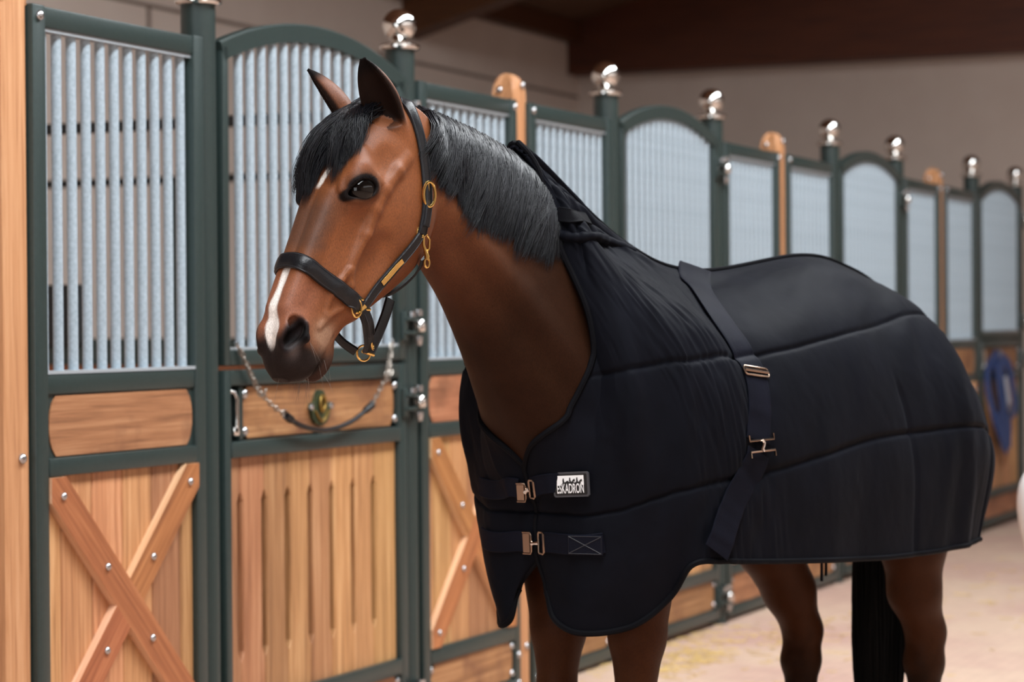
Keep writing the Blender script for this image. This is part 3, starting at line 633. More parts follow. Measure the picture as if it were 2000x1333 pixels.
def surface_nets(lo, hi, h, keep):
    """sparse blocks of 8^3 cells; keep(P) masks cells"""
    lo = np.array(lo); nb = np.ceil((np.array(hi)-lo)/(8*h)).astype(int)
    gi = np.stack(np.meshgrid(*[np.arange(n) for n in nb], indexing='ij'), -1).reshape(-1, 3)
    cen = lo+(gi+0.5)*8*h; sel = np.abs(sdf(cen)) < 8*h*1.35; gi = gi[sel]
    gi = gi[keep(lo+(gi+0.5)*8*h, 8*h)]
    off = np.stack(np.meshgrid(*[np.arange(9)]*3, indexing='ij'), -1)
    NY, NZ = nb[1]*8+2, nb[2]*8+2
    cid = []; cpos = []; quads = []
    for s in range(0, len(gi), 400):
        g = gi[s:s+400]; c = g[:, None, None, None, :]*8+off[None]; D = sdf(lo+c*h); IN = D < 0
        # cell vertices
        acc = np.zeros((len(g), 8, 8, 8, 3)); cnt = np.zeros((len(g), 8, 8, 8))
        for ax in range(3):
            for u in (0, 1):
                for v in (0, 1):
                    o = [0, 0, 0]; o[(ax+1) % 3] = u; o[(ax+2) % 3] = v; e = o[:]; e[ax] += 1
                    A = D[:, o[0]:o[0]+8, o[1]:o[1]+8, o[2]:o[2]+8]; Bv = D[:, e[0]:e[0]+8, e[1]:e[1]+8, e[2]:e[2]+8]
                    x = (A < 0) != (Bv < 0); t = np.where(x, A/np.where(x, A-Bv, 1), 0)
                    for k in range(3): acc[..., k] += np.where(x, o[k]+(t if k == ax else 0), 0)
                    cnt += x
        m = cnt > 0; idx = np.nonzero(m); base = g[idx[0]]*8+np.stack(idx[1:], -1)
        cid.append((base[:, 0]*NY+base[:, 1])*NZ+base[:, 2]); cpos.append(lo+(base+acc[m]/cnt[m][:, None])*h)
        for ax in range(3):
            e = [0, 0, 0]; e[ax] = 1
            A = IN[:, :8, :8, :8]; Bv = IN[:, e[0]:e[0]+8, e[1]:e[1]+8, e[2]:e[2]+8]; x = A != Bv; ii = np.nonzero(x)
            b = g[ii[0]]*8+np.stack(ii[1:], -1); fl = A[x]; u = np.zeros(3, int); u[(ax+1) % 3] = 1; v = np.zeros(3, int); v[(ax+2) % 3] = 1
            q = np.stack([b, b-u, b-u-v, b-v], 1); q = np.where(fl[:, None, None], q, q[:, ::-1]); quads.append((q[..., 0]*NY+q[..., 1])*NZ+q[..., 2])
    cid = np.concatenate(cid); cpos = np.concatenate(cpos); quads = np.concatenate(quads)
    o = np.argsort(cid); cid, cpos = cid[o], cpos[o]
    k = np.searchsorted(cid, quads.ravel()).clip(0, len(cid)-1); ok = (cid[k] == quads.ravel()).reshape(-1, 4).all(1)
    return cpos, k.reshape(-1, 4)[ok]

# ------------------------------------------------------------------ horse mesh and coat
H_LOC = (0.135, -1.707, 0.0); H_ROT = math.radians(163.2058)
def lin(r, g, b): return np.array(srgb(r, g, b)[:3])
def sst(x, a, b): t = np.clip((x-a)/(b-a), 0, 1); return t*t*(3-2*t)
_rng = np.random.default_rng(3)
def vnoise(P, f, seed=0):
    """cheap smooth value noise"""
    Q = P*f; i = np.floor(Q).astype(np.int64); t = Q-i; t = t*t*(3-2*t); r = 0
    for dx in (0, 1):
        for dy in (0, 1):
            for dz in (0, 1):
                n = (i[:, 0]+dx)*73856093 ^ (i[:, 1]+dy)*19349663 ^ (i[:, 2]+dz)*83492791 ^ seed
                n = (n*1103515245+12345) & 0x7fffffff; n = (n >> 8) % 1000/999.0
                r = r+n*(t[:, 0] if dx else 1-t[:, 0])*(t[:, 1] if dy else 1-t[:, 1])*(t[:, 2] if dz else 1-t[:, 2])
    return r
def coat(V):
    X, Y, Z = V.T; s, n = l2h(X, Z); t, m = l2n(X, Z); y = np.abs(Y)
    C = np.empty_like(V); C[:] = lin(42, 22, 11); mix0 = sst(t, 0.45, 0.02)*(Z > 1.2); C[:] = C*(1-mix0[:, None])+lin(104, 56, 27)*mix0[:, None]
    def mix(mask, c): C[:] = C*(1-mask[:, None])+lin(*c)*mask[:, None]
    nz = vnoise(V, 24)*0.6+vnoise(V, 60, 5)*0.4
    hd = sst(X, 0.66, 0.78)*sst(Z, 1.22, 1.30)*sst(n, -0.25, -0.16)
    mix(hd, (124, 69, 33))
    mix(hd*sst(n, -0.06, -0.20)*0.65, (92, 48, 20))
    # sooty front of the face, clear flank, roan-brown nose
    mix(hd*sst(n+0.6*(nz-0.5)*0.06, 0.040, 0.080)*sst(s, 0.27, 0.35)*sst(s, 0.47, 0.41)*0.75, (74, 52, 42))
    mix(hd*sst(s, 0.30, 0.20)*sst(n, 0.03, 0.08)*0.3, (104, 54, 30))
    mix(hd*sst(s, 0.46, 0.53)*sst(n, -0.01, 0.05)*0.7, (140, 88, 66))
    mz = sst(s-0.25*np.clip(n, -0.1, 0.1)+(nz-0.5)*0.02, 0.588, 0.628)
    mix(hd*mz, (34, 26, 24))
    mix(hd*sst(s, 0.54, 0.60)*sst(n, -0.066, -0.078)*0.7, (66, 42, 32))
    g = np.exp(-(((s-0.572)/0.028)**2+((n+0.034)/0.032)**2))*(y > 0.02); mix(hd*np.clip(g*1.2*(0.4+nz), 0, 0.85), (158, 124, 100))
    nd = ell((s, n, y), (0.618, 0.042, 0.057), (0.043, 0.024, 0.030)); mix(hd*sst(nd, 0.012, 0.0), (30, 22, 22)); mix(hd*sst(nd, 0.0, -0.006), (8, 6, 6))
    gl = np.exp(-(((s-0.648)/0.018)**2+((n-0.028)/0.014)**2+((y-0.060)/0.02)**2)); mix(hd*np.clip(gl*0.8, 0, 1), (98, 88, 88))
    md = chain((s, n, y), MOUTH); mix(hd*sst(md, 0.006, 0.001), (16, 12, 12))
    # eye rim
    q = [(s, n, y)[i]-EYE[i] for i in range(3)]; a, b, c = (sum(q[i]*v[i] for i in range(3)) for v in (E1, E2, EO))
    r = np.sqrt((a/1.0)**2+(b/0.72)**2); ey = hd*(c > -0.01)
    mix(ey*sst(r, 0.062, 0.040)*0.5, (60, 36, 24))
    mix(ey*sst(r+(nz-0.5)*0.006, 0.043, 0.034), (24, 19, 18))
    fr = np.sqrt(((a+0.034)/0.020)**2+((b+0.009)/0.014)**2); mix(ey*sst(fr, 1.15, 0.8), (24, 19, 18))
    # white marks: small star and the snip down to the near nostril
    yc = Y-0.002*np.sin(s*60)
    st = sst(np.abs(yc-0.004+(s-0.25)*0.10)+(nz-0.5)*0.006, 0.0085, 0.0055)*sst(s, 0.232, 0.242)*sst(s, 0.292, 0.276)*(n > 0.05); mix(hd*st, (226, 214, 204))
    wid = spl(s, [0.44, 0.50, 0.55, 0.585, 0.605, 0.64, 0.66], [0.008, 0.010, 0.0105, 0.014, 0.021, 0.013, 0.0])
    cen = spl(s, [0.44, 0.52, 0.58, 0.61, 0.66], [-0.001, -0.002, -0.003, 0.003, 0.002])
    bl = sst(np.abs(Y-cen)+(nz-0.5)*0.008, wid+0.0025, wid-0.0025)*sst(s, 0.474, 0.482)*sst(s, 0.655, 0.63)*(n > -0.02); mix(hd*bl, (232, 222, 214))
    # neck darker towards the crest, ears, black points
    nk = sst(t, 0.1, 0.3)*(X < 0.85); mix(nk*sst(m, 0.12, 0.22)*0.6, (30, 20, 16))
    for F in EARS:
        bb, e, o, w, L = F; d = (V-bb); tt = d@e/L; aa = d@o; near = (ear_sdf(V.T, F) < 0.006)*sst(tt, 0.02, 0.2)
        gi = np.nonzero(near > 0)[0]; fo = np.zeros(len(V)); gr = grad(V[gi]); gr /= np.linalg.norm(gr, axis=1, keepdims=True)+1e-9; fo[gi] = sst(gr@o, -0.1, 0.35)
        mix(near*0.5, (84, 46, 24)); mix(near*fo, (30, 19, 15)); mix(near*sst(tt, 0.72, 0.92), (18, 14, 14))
    lg = sst(Z, 1.05, 0.75); mix(lg*0.85, (60, 30, 10)); mix(sst(Z+(nz-0.5)*0.08, 0.60, 0.40), (24, 15, 10)); mix(sst(Z, 0.098, 0.088), (52, 46, 42))
    C *= (0.76+0.24*nz)[:, None]
    return C
def set_colors(me, C, name='coat'):
    a = me.color_attributes.new(name, 'FLOAT_COLOR', 'POINT')
    a.data.foreach_set('color', np.concatenate([C, np.ones((len(C), 1))], 1).astype(np.float32).ravel())
def np_mesh(name, V, F, mats, smooth=True):
    me = bpy.data.meshes.new(name); me.from_pydata(np.asarray(V).tolist(), [], np.asarray(F).tolist() if not isinstance(F, list) else F)
    for m in (mats if isinstance(mats, (list, tuple)) else [mats]): me.materials.append(m)
    if smooth: me.polygons.foreach_set('use_smooth', [True]*len(me.polygons))
    return me
def coat_material():
    t = NT('bay_coat'); t.set(Roughness=0.52); t.b.inputs['Specular IOR Level'].default_value = 0.24
    at = t.n('ShaderNodeAttribute', attribute_name='coat')
    tc = t.n('ShaderNodeTexCoord'); mp = t.n('ShaderNodeMapping'); mp.inputs['Scale'].default_value = (260, 260, 90); mp.inputs['Rotation'].default_value = (0.2, 0.5, 0.1)
    nz = t.n('ShaderNodeTexNoise'); nz.inputs['Scale'].default_value = 2.2; nz.inputs['Detail'].default_value = 5; t.l(tc, 'Object', mp, 'Vector'); t.l(mp, 0, nz, 'Vector')
    mr = t.n('ShaderNodeMapRange'); mr.inputs['From Min'].default_value = 0.3; mr.inputs['From Max'].default_value = 0.7; mr.inputs['To Min'].default_value = 0.72; mr.inputs['To Max'].default_value = 1.28
    t.l(nz, 'Fac', mr, 'Value')
    bw = t.n('ShaderNodeRGBToBW'); t.l(at, 'Color', bw, 0); sp = t.n('ShaderNodeMapRange'); sp.inputs['From Min'].default_value = 0.0; sp.inputs['From Max'].default_value = 0.07; sp.inputs['To Min'].default_value = 0.02; sp.inputs['To Max'].default_value = 0.34; t.l(bw, 0, sp, 'Value'); t.l(sp, 0, t.b, 'Specular IOR Level')
    mx = t.n('ShaderNodeVectorMath', operation='SCALE'); t.l(at, 'Color', mx, 0); t.l(mr, 0, mx, 'Scale'); t.l(mx, 0, t.b, 'Base Color')
    b = t.n('ShaderNodeBump'); b.inputs['Strength'].default_value = 0.35; b.inputs['Distance'].default_value = 0.0015; t.l(nz, 'Fac', b, 'Height'); t.l(b, 'Normal', t.b, 'Normal')
    t.b.inputs['Sheen Weight'].default_value = 0.04; t.b.inputs['Sheen Roughness'].default_value = 0.4; t.b.inputs['Sheen Tint'].default_value = (1, 0.85, 0.75, 1)
    return t.m
M['coat'] = coat_material()
V1, F1 = surface_nets((0.25, -0.24, 1.0), (1.25, 0.24, 2.1), 0.0034, lambda c, b: (l2n(c[:, 0], c[:, 2])[0] < 0.87+b))
V1 = onto(V1, 0, 2, 0.002)
V2, F2 = surface_nets((-1.4, -0.5, -0.02), (0.5, 0.5, 1.8), 0.009, lambda c, b: (l2n(c[:, 0], c[:, 2])[0] > 0.84-b))
V2 = onto(V2, 0, 2, 0.004)
HV = np.concatenate([V1, V2]); HF = np.concatenate([F1, F2+len(V1)])
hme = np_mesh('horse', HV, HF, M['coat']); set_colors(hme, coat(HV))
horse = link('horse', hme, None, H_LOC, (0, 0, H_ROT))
tag(horse, 'bay horse with white snip standing in the stable aisle, head turned to the left', 'horse')
M['eye'] = simple('dark_eye', srgb(14, 9, 7), 0.03); M['eye'].node_tree.nodes['Principled BSDF'].inputs['Specular IOR Level'].default_value = 0.3
for sg in (1, -1):
    c = h2l(*EYE); c[1] *= sg
    bm = bmesh.new(); bmesh.ops.create_uvsphere(bm, u_segments=32, v_segments=20, radius=EYE_R); me = bpy.data.meshes.new('eye'); bm.to_mesh(me); bm.free()
    me.materials.append(M['eye']); me.polygons.foreach_set('use_smooth', [True]*len(me.polygons))
    link('eye', me, horse, tuple(c), None, (1, 1, 1))

# ------------------------------------------------------------------ hair
def strands_mesh(name, paths, rad, mat, n=3):
    """paths (N,K,3); rad (N,K) or scalar: thin tapered tubes in one mesh"""
    N, K, _ = paths.shape; T = np.gradient(paths, axis=1); T /= np.linalg.norm(T, axis=2, keepdims=True)+1e-9
    ref = np.array([0.31, 0.77, 0.55]); U = np.cross(T, ref); U /= np.linalg.norm(U, axis=2, keepdims=True)+1e-9; W = np.cross(T, U)
    if np.isscalar(rad): rad = np.full((N, K), rad)
    a = 2*np.pi*np.arange(n)/n
    V = paths[:, :, None, :]+rad[:, :, None, None]*(np.cos(a)[None, None, :, None]*U[:, :, None, :]+np.sin(a)[None, None, :, None]*W[:, :, None, :])
    V = V.reshape(-1, 3); i = np.arange(N)[:, None, None]*K*n; k = np.arange(K-1)[None, :, None]*n; j = np.arange(n)[None, None, :]; j2 = (j+1) % n
    F = np.stack([i+k+j, i+k+j2, i+k+n+j2, i+k+n+j], -1).reshape(-1, 4)
    me = bpy.data.meshes.new(name); me.vertices.add(len(V)); me.vertices.foreach_set('co', V.astype(np.float32).ravel())
    me.loops.add(F.size); me.loops.foreach_set('vertex_index', F.ravel().astype(np.int32)); me.polygons.add(len(F))
    me.polygons.foreach_set('loop_start', np.arange(0, F.size, 4, dtype=np.int32)); me.materials.append(mat)
    me.polygons.foreach_set('use_smooth', np.ones(len(F), bool)); me.update(); me.validate()
    return me
def hair_material(name, c1, c2, rough):
    t = NT(name); t.set(Roughness=rough); t.b.inputs['Specular IOR Level'].default_value = 0.38
    g = t.n('ShaderNodeNewGeometry'); r = t.ramp([(0.0, c1), (1.0, c2)]); t.l(g, 'Random Per Island', r, 'Fac'); t.l(r, 'Color', t.b, 'Base Color'); return t.m
M['mane'] = hair_material('black_mane_hair', srgb(6, 6, 8), srgb(24, 24, 29), 0.33)
def taper(N, K, r, p=0.7): k = np.linspace(0, 1, K); return r*(1-0.85*k**2)[None, :]*np.ones((N, 1))
rg = np.random.default_rng(11)
# mane: pulled short, falling over the near side of the neck
N, K, NC = 8000, 10, 110
ct = np.linspace(-0.025, 0.40, NC)+rg.normal(0, 0.003, NC)
cl = spl(ct, [-0.12, -0.05, 0.05, 0.15, 0.30, 0.45, 0.6], [0.085, 0.10, 0.150, 0.185, 0.185, 0.165, 0.16])*(1+rg.normal(0, 0.10, NC))
csl = 0.026+rg.normal(0, 0.020, NC); cw = rg.normal(0, 0.006, NC)
ci = rg.integers(0, NC, N); k = np.linspace(0, 1, K)[None, :]
t0 = ct[ci]+rg.normal(0, 0.006, N); te = ct[ci]+csl[ci]+rg.normal(0, 0.006, N)
ln = cl[ci]*np.clip(1+rg.normal(0, 0.09, N), 0.6, 1.2); lay = rg.random(N)
tt = t0[:, None]*(1-k)+te[:, None]*k+cw[ci][:, None]*np.sin(k*7+ci[:, None])+0.02*k*k*0
top = spl(tt, NT_, NTOP)
mm = top+0.004-ln[:, None]*k**1.15
P0 = np.stack([NA[0]+tt*ND[0]+mm*NM[0], 0.012+0.085*np.sin(np.clip(k*1.5, 0, 1.5))+0*tt, NA[1]+tt*ND[1]+mm*NM[1]], -1)
P0[:, 0, 1] = rg.normal(0.0, 0.010, N)
off = 0.003+(0.004+0.018*lay)[:, None]*np.sin(np.pi*np.clip(0.12+0.8*k, 0, 1))
Q = P0.copy()
for _ in range(4):
    g = grad(Q); d = sdf(Q)-off; st = (d/np.maximum((g*g).sum(-1), 0.05))[..., None]*g; L = np.linalg.norm(st, axis=-1, keepdims=True); Q = Q-st*np.minimum(1, 0.02/np.maximum(L, 1e-9))
Q[:, 0] -= np.stack([0*t0, 0*t0, 0*t0+0.004], -1)
mane_me = strands_mesh('mane', Q, taper(N, K, 0.0011), M['mane'])
link('mane', mane_me, horse)
# forelock
N, K, NC = 5200, 11, 90
ey = rg.uniform(-0.094, 0.070, NC); es = 0.278-0.09*np.clip(np.abs(ey+0.015)/0.085, 0, 1)**2+rg.normal(0, 0.016, NC)
es = np.where((ey > -0.010) & (ey < 0.036), 0.216+rg.normal(0, 0.008, NC), es); es = np.where(ey > 0.045, es-0.015, es)
ci = rg.integers(0, NC, N); k = np.linspace(0, 1, K)[None, :]
ry = rg.normal(-0.002, 0.020, N); rs = rg.uniform(0.012, 0.085, N)
yy = ry[:, None]*(1-k)**1.3+(ey[ci]+rg.normal(0, 0.006, N))[:, None]*(1-(1-k)**1.3)
ss = rs[:, None]*(1-k)+(es[ci]*np.clip(1+rg.normal(0, 0.06, N), 0.7, 1.2))[:, None]*k
nn = np.full_like(ss, 0.09)*np.ones_like(k)
P0 = np.stack([HO[0]+ss*HA[0]+nn*HN[0], yy, HO[1]+ss*HA[1]+nn*HN[1]], -1)
lay = rg.random(N); off = 0.002+(0.003+0.030*lay)[:, None]*np.sin(np.pi*np.clip(0.18+0.76*k, 0, 1))
Q = P0.copy()
def sdf_noears(P):
    q = P.reshape(-1, 3); return smin(head_sdf(q[:, 0], q[:, 1], q[:, 2]), neck_sdf(q[:, 0], q[:, 1], q[:, 2]), 0.03).reshape(P.shape[:-1])
for _ in range(5):
    e = 0.002; g = np.stack([sdf_noears(Q+np.eye(3)[i]*e)-sdf_noears(Q-np.eye(3)[i]*e) for i in range(3)], -1)/(2*e); d = sdf_noears(Q)-off
    st = (d/np.maximum((g*g).sum(-1), 0.05))[..., None]*g; L = np.linalg.norm(st, axis=-1, keepdims=True); Q = Q-st*np.minimum(1, 0.02/np.maximum(L, 1e-9))
link('forelock', strands_mesh('forelock', Q, taper(N, K, 0.0009), M['mane']), horse)
# tail: hanging bundle
N, K = 2200, 16; k = np.linspace(0, 1, K)[None, :]
a = rg.uniform(0, 2*np.pi, N)[:, None]; rr = np.sqrt(rg.random(N))[:, None]
wdt = spl(k, [0, 0.15, 0.4, 0.7, 1.0], [0.02, 0.045, 0.070, 0.075, 0.055])
xx = -1.155-0.02*np.sin(np.pi*k)+wdt*rr*np.cos(a)*0.8; y_ = -0.02+wdt*rr*np.sin(a)*1.05+0.004*np.sin(k*14+a*5); zz = 1.42-k*(1.12+0.10*rg.random(N)[:, None])
M['tailhair'] = hair_material('black_tail_hair', srgb(3, 3, 3), srgb(11, 10, 10), 0.45); M['tailhair'].node_tree.nodes['Principled BSDF'].inputs['Specular IOR Level'].default_value = 0.15
link('tail', strands_mesh('tail', np.stack([xx+0*k, y_, zz], -1), taper(N, K, 0.0028), M['tailhair']), horse)
# whiskers on lips and chin, lashes over the near eye
W = []
for s_, n_, y_, ds, dn, dy, L in [(rg.uniform(0.60, 0.67), rg.uniform(-0.10, 0.0), rg.uniform(-0.03, 0.035), 0.85, -0.45, 0.0, rg.uniform(0.025, 0.055)) for _ in range(34)]:
    p = onto(h2l(s_, n_, y_)[None], 0.0, 6)[0]; g = grad(p[None])[0]; g /= np.linalg.norm(g)
    dr = g*0.6+np.array([0.1, 0.0, -0.75])+rg.normal(0, 0.22, 3); dr /= np.linalg.norm(dr)
    W.append([p+dr*L*q+np.array([0, 0, -0.012])*q*q for q in np.linspace(0, 1, 6)])
M['whisker'] = simple('whisker', srgb(110, 98, 90), 0.5)
link('whiskers', strands_mesh('whiskers', np.array(W), taper(len(W), 6, 0.00028), M['whisker']), horse)
for sg in (1, -1):
    W = []
    for q in np.linspace(-1, 0.8, 34):
        b_ = EYE+E1*0.031*q+E2*(0.018*math.sqrt(max(0, 1-q*q))+0.0005)+EO*0.027
        d_ = EO*0.7+E2*0.25+E1*q*0.35+rg.normal(0, 0.08, 3); d_ /= np.linalg.norm(d_)
        pts = [b_+d_*0.015*u-E2*0.006*u*u for u in np.linspace(0, 1, 5)]
        W.append([h2l(*p)*np.array([1, sg, 1]) for p in pts])
    link('eyelashes', strands_mesh('eyelashes', np.array(W), taper(len(W), 5, 0.0006), M['mane']), horse)

for o_ in horse.children:
    if o_.name.split('.')[0] in ('mane', 'forelock', 'tail', 'whiskers', 'eyelashes'): o_['kind'] = 'stuff'

# ------------------------------------------------------------------ leather headcollar
def catmull(pts, n):
    P = np.asarray(pts, float); m = len(P); t = np.linspace(0, m-1, n); i = np.clip(t.astype(int), 0, m-2); u = (t-i)[:, None]
    a = P[np.clip(i-1, 0, m-1)]; b = P[i]; c = P[i+1]; d = P[np.clip(i+2, 0, m-1)]
    return 0.5*((2*b)+(-a+c)*u+(2*a-5*b+4*c-d)*u*u+(-a+3*b-3*c+d)*u**3)
def ribbon(path, nrm, width, thick, mat, name, parent, pad=0.0):
    """strap: rounded section swept along path; nrm = outward normals"""
    P = np.asarray(path); Nn = np.asarray(nrm); T = np.gradient(P, axis=0); T /= np.linalg.norm(T, axis=1, keepdims=True)+1e-9
    Nn = Nn-T*(Nn*T).sum(1, keepdims=True); Nn /= np.linalg.norm(Nn, axis=1, keepdims=True)+1e-9; S = np.cross(T, Nn)
    w, h = width/2, thick
    sec = [(-w, 0), (-w, h*0.6), (-w*0.90, h), (-w*0.80, h*0.86), (-w*0.55, h*(1+pad)), (0, h*(1+1.25*pad)), (w*0.55, h*(1+pad)), (w*0.80, h*0.86), (w*0.90, h), (w, h*0.6), (w, 0)]
    n = len(sec); V = np.concatenate([P+S*a+Nn*b for a, b in sec], 1).reshape(-1, 3) if False else np.stack([P+S*a+Nn*b for a, b in sec], 1).reshape(-1, 3)
    F = [(i*n+j, i*n+(j+1) % n, (i+1)*n+(j+1) % n, (i+1)*n+j) for i in range(len(P)-1) for j in range(n)]
    F += [tuple(range(n)), tuple((len(P)-1)*n+j for j in range(n))]
    b = MB(); b.add(V, F); return b.obj(name, mat, parent, True)
M['leather'] = simple('black_leather', srgb(18, 18, 20), 0.32, noise=srgb(24, 24, 27), bump=0.15, scale=300)
M['leather'].node_tree.nodes['Principled BSDF'].inputs['Specular IOR Level'].default_value = 0.28
M['thread'] = simple('stitching', srgb(46, 46, 51), 0.6)
M['gold'] = simple('polished_brass', srgb(226, 186, 112), 0.18, 1.0)
hc = thing('headcollar', 'black leather headcollar with brass fittings on the horse head', 'headcollar', H_LOC); hc.rotation_euler = (0, 0, H_ROT)
def strap(pts, width, thick, name, off=0.003, n=40, surf=True, pad=0.0, stitch=True, nrm0=None):
    P = catmull([h2l(*p) for p in pts], n)
    if surf:
        for _ in range(3):
            P = onto(P, off, 2)
        P = np.array(P)
        for _ in range(6): P[1:-1] = (P[:-2]+2*P[1:-1]+P[2:])/4
        Nn = grad(P, 0.004)
    else:
        Nn = np.tile(np.array(nrm0, float), (n, 1))
    o = ribbon(P, Nn, width, thick, M['leather'], name, hc, pad)
    if stitch:
        T = np.gradient(P, axis=0); T /= np.linalg.norm(T, axis=1, keepdims=True); Nn2 = Nn-T*(Nn*T).sum(1, keepdims=True); Nn2 /= np.linalg.norm(Nn2, axis=1, keepdims=True); S = np.cross(T, Nn2)
        for sg in (-1, 1):
            MB().tube((P+S*sg*width*0.40+Nn2*thick*0.90)[1:-1], 0.0006, 5).obj('stitching', M['thread'], o, True)
    return o, P, Nn
nb = [(0.462, 0.089, 0.0), (0.466, 0.078, 0.036), (0.470, 0.045, 0.056), (0.472, 0.004, 0.059), (0.472, -0.040, 0.058), (0.474, -0.082, 0.054)]
nbf = [(s, n, -y) for s, n, y in nb[::-1]]
strap(nbf+nb[1:], 0.036, 0.0055, 'noseband', n=70, pad=0.35)
strap([(0.470, -0.092, 0.054), (0.415, -0.102, 0.064), (0.346, -0.121, 0.078), (0.290, -0.133, 0.088), (0.266, -0.137, 0.091)], 0.022, 0.005, 'cheek_strap')
strap([(0.470, -0.092, -0.054), (0.415, -0.102, -0.064), (0.346, -0.121, -0.078), (0.266, -0.137, -0.091)], 0.022, 0.005, 'cheek_strap')
crown = [(0.262, -0.139, 0.092), (0.22, -0.125, 0.093), (0.182, -0.109, 0.093), (0.143, -0.087, 0.091), (0.089, -0.050, 0.085), (0.034, -0.008, 0.068), (0.006, 0.0, 0.04), (-0.012, 0.0, 0.0)]
strap(crown+[(s, n, -y) for s, n, y in crown[::-1][1:]], 0.027, 0.0055, 'crown_strap', n=90, pad=0.2)
strap([(0.245, -0.134, 0.094), (0.215, -0.124, 0.096), (0.185, -0.111, 0.097), (0.16, -0.097, 0.097)], 0.022, 0.004, 'billet', off=0.0085, n=24)
thr = [(0.296, -0.178, 0.080), (0.318, -0.206, 0.055), (0.352, -0.205, 0.036), (0.378, -0.197, 0.018), (0.385, -0.195, 0.0)]
strap(thr+[(s, n, -y) for s, n, y in thr[::-1][1:]], 0.020, 0.005, 'throat_strap', off=0.006, n=60)
strap([(0.385, -0.205, 0.004), (0.425, -0.206, 0.008), (0.475, -0.206, 0.008), (0.520, -0.204, 0.006)], 0.024, 0.005, 'jaw_strap', n=20, surf=False, nrm0=(0.25, 0.95, -0.1))
strap([(0.476, -0.092, 0.060), (0.488, -0.115, 0.058), (0.498, -0.138, 0.048), (0.512, -0.166, 0.034), (0.520, -0.185, 0.016)], 0.024, 0.006, 'chin_strap', n=24, surf=False, nrm0=(0.2, 0.95, -0.1), pad=0.5)
strap([(0.476, -0.100, 0.064), (0.490, -0.122, 0.064), (0.504, -0.150, 0.052)], 0.020, 0.004, 'billet', n=16, surf=False, nrm0=(-0.2, 0.9, -0.3))
strap([(0.476, -0.092, -0.058), (0.500, -0.120, -0.045), (0.520, -0.150, -0.026), (0.528, -0.180, -0.006)], 0.022, 0.005, 'chin_strap', n=24, surf=False, nrm0=(0.75, -0.2, 0.1))
def ring(c, a1, a2, r1, r2, rad, name, n=28, arc=(0, 2*math.pi)):
    """oval ring in the plane of a1,a2 (head frame)"""
    full = abs(arc[1]-arc[0]-2*math.pi) < 1e-6; c = np.array(c); a1 = np.array(a1, float); a2 = np.array(a2, float); a1 /= np.linalg.norm(a1); a2 = a2-a1*(a1@a2); a2 /= np.linalg.norm(a2)
    A = np.linspace(arc[0], arc[1], n, endpoint=not full)
    pts = [h2l(*(c+a1*r1*math.cos(q)+a2*r2*math.sin(q))) for q in A]
    return MB().tube(pts, rad, 8, full).obj(name, M['gold'], hc, True)
OUT = np.array([-0.1, 0.35, 0.93])
dn = np.array([0.87, -0.49, 0.0])           # roughly straight down in the head frame
bk = np.cross(OUT, dn)
ring((0.182, -0.108, 0.1075), dn, bk, 0.0265, 0.0145, 0.0032, 'buckle')
MB().tube([h2l(*(np.array((0.182, -0.108, 0.1055))+dn*q)) for q in (-0.026, 0.0, 0.006)], 0.0018, 6).obj('buckle_pin', M['gold'], hc, True)
ring((0.262, -0.134, 0.096), dn, np.array([0.45, 0.88, -0.2]), 0.011, 0.008, 0.0024, 'ring')
# snap hook from the crown strap to the throat strap
hk = np.array([0.283, -0.170, 0.096])
MB().tube([h2l(*(hk+dn*a+bk*b)) for a, b in ((-0.034, 0.0), (-0.028, 0.009), (-0.010, 0.009), (0.006, 0.002), (0.014, 0.0), (0.022, 0.0))], [0.0030, 0.0034, 0.0034, 0.0042, 0.006, 0.005], 8).obj('snap_hook', M['gold'], hc, True)
MB().tube([h2l(*(hk+dn*a+bk*b)) for a, b in ((-0.030, 0.0), (-0.022, -0.007), (-0.004, -0.006), (0.006, 0.0))], 0.0022, 8).obj('snap_gate', M['gold'], hc, True)
ring(hk+dn*0.028, dn, bk, 0.010, 0.006, 0.0024, 'ring')
# square fitting with its D ring at the corner of the mouth
fc = np.array([0.476, -0.088, 0.064]); f1 = np.array([0.72, -0.69, 0.0]); f2 = np.cross(OUT, f1)
v = [h2l(*(fc+f1*a+f2*b+OUT*c_)) for c_ in (-0.004, 0.003) for a, b in ((-0.017, 0.0), (0.0, -0.012), (0.017, 0.0), (0.0, 0.012))]
MB().add(v, [(0, 1, 2, 3), (7, 6, 5, 4), (0, 4, 5, 1), (1, 5, 6, 2), (2, 6, 7, 3), (3, 7, 4, 0)]).obj('square_fitting', M['gold'], hc)
for a, b in ((-0.019, 0.0), (0.006, 0.014), (0.006, -0.014)):
    MB().tube([h2l(*(fc+f1*a+f2*b+bk*q+OUT*0.002)) for q in (-0.006, 0.006)], 0.0035, 8).obj('loop', M['gold'], hc, True)
ring(fc+np.array([0.008, 0.016, 0.002]), dn, bk, 0.019, 0.012, 0.0022, 'd_ring')
# loose chin ring, slide and buckle
cr_ = np.array([0.522, -0.190, 0.004])
ring(cr_+dn*0.004, dn, bk, 0.0165, 0.0165, 0.0023, 'chin_ring')
ring(np.array([0.506, -0.172, 0.036]), np.array([0.55, -0.78, -0.2]), np.array([0.6, 0.5, 0.6]), 0.021, 0.010, 0.0023, 'buckle')
MB().tube([h2l(0.528, -0.180, 0.012), h2l(0.518, -0.214, 0.012)], 0.0036, 8).obj('slide', M['gold'], hc, True)
# name plate on the cheek strap
pp = onto(catmull([h2l(*p) for p in ((0.405, -0.104, 0.066), (0.372, -0.113, 0.073), (0.336, -0.123, 0.079))], 12), 0.0085, 4)
ribbon(pp, grad(pp, 0.004), 0.0125, 0.0015, M['gold'], 'name_plate', hc)

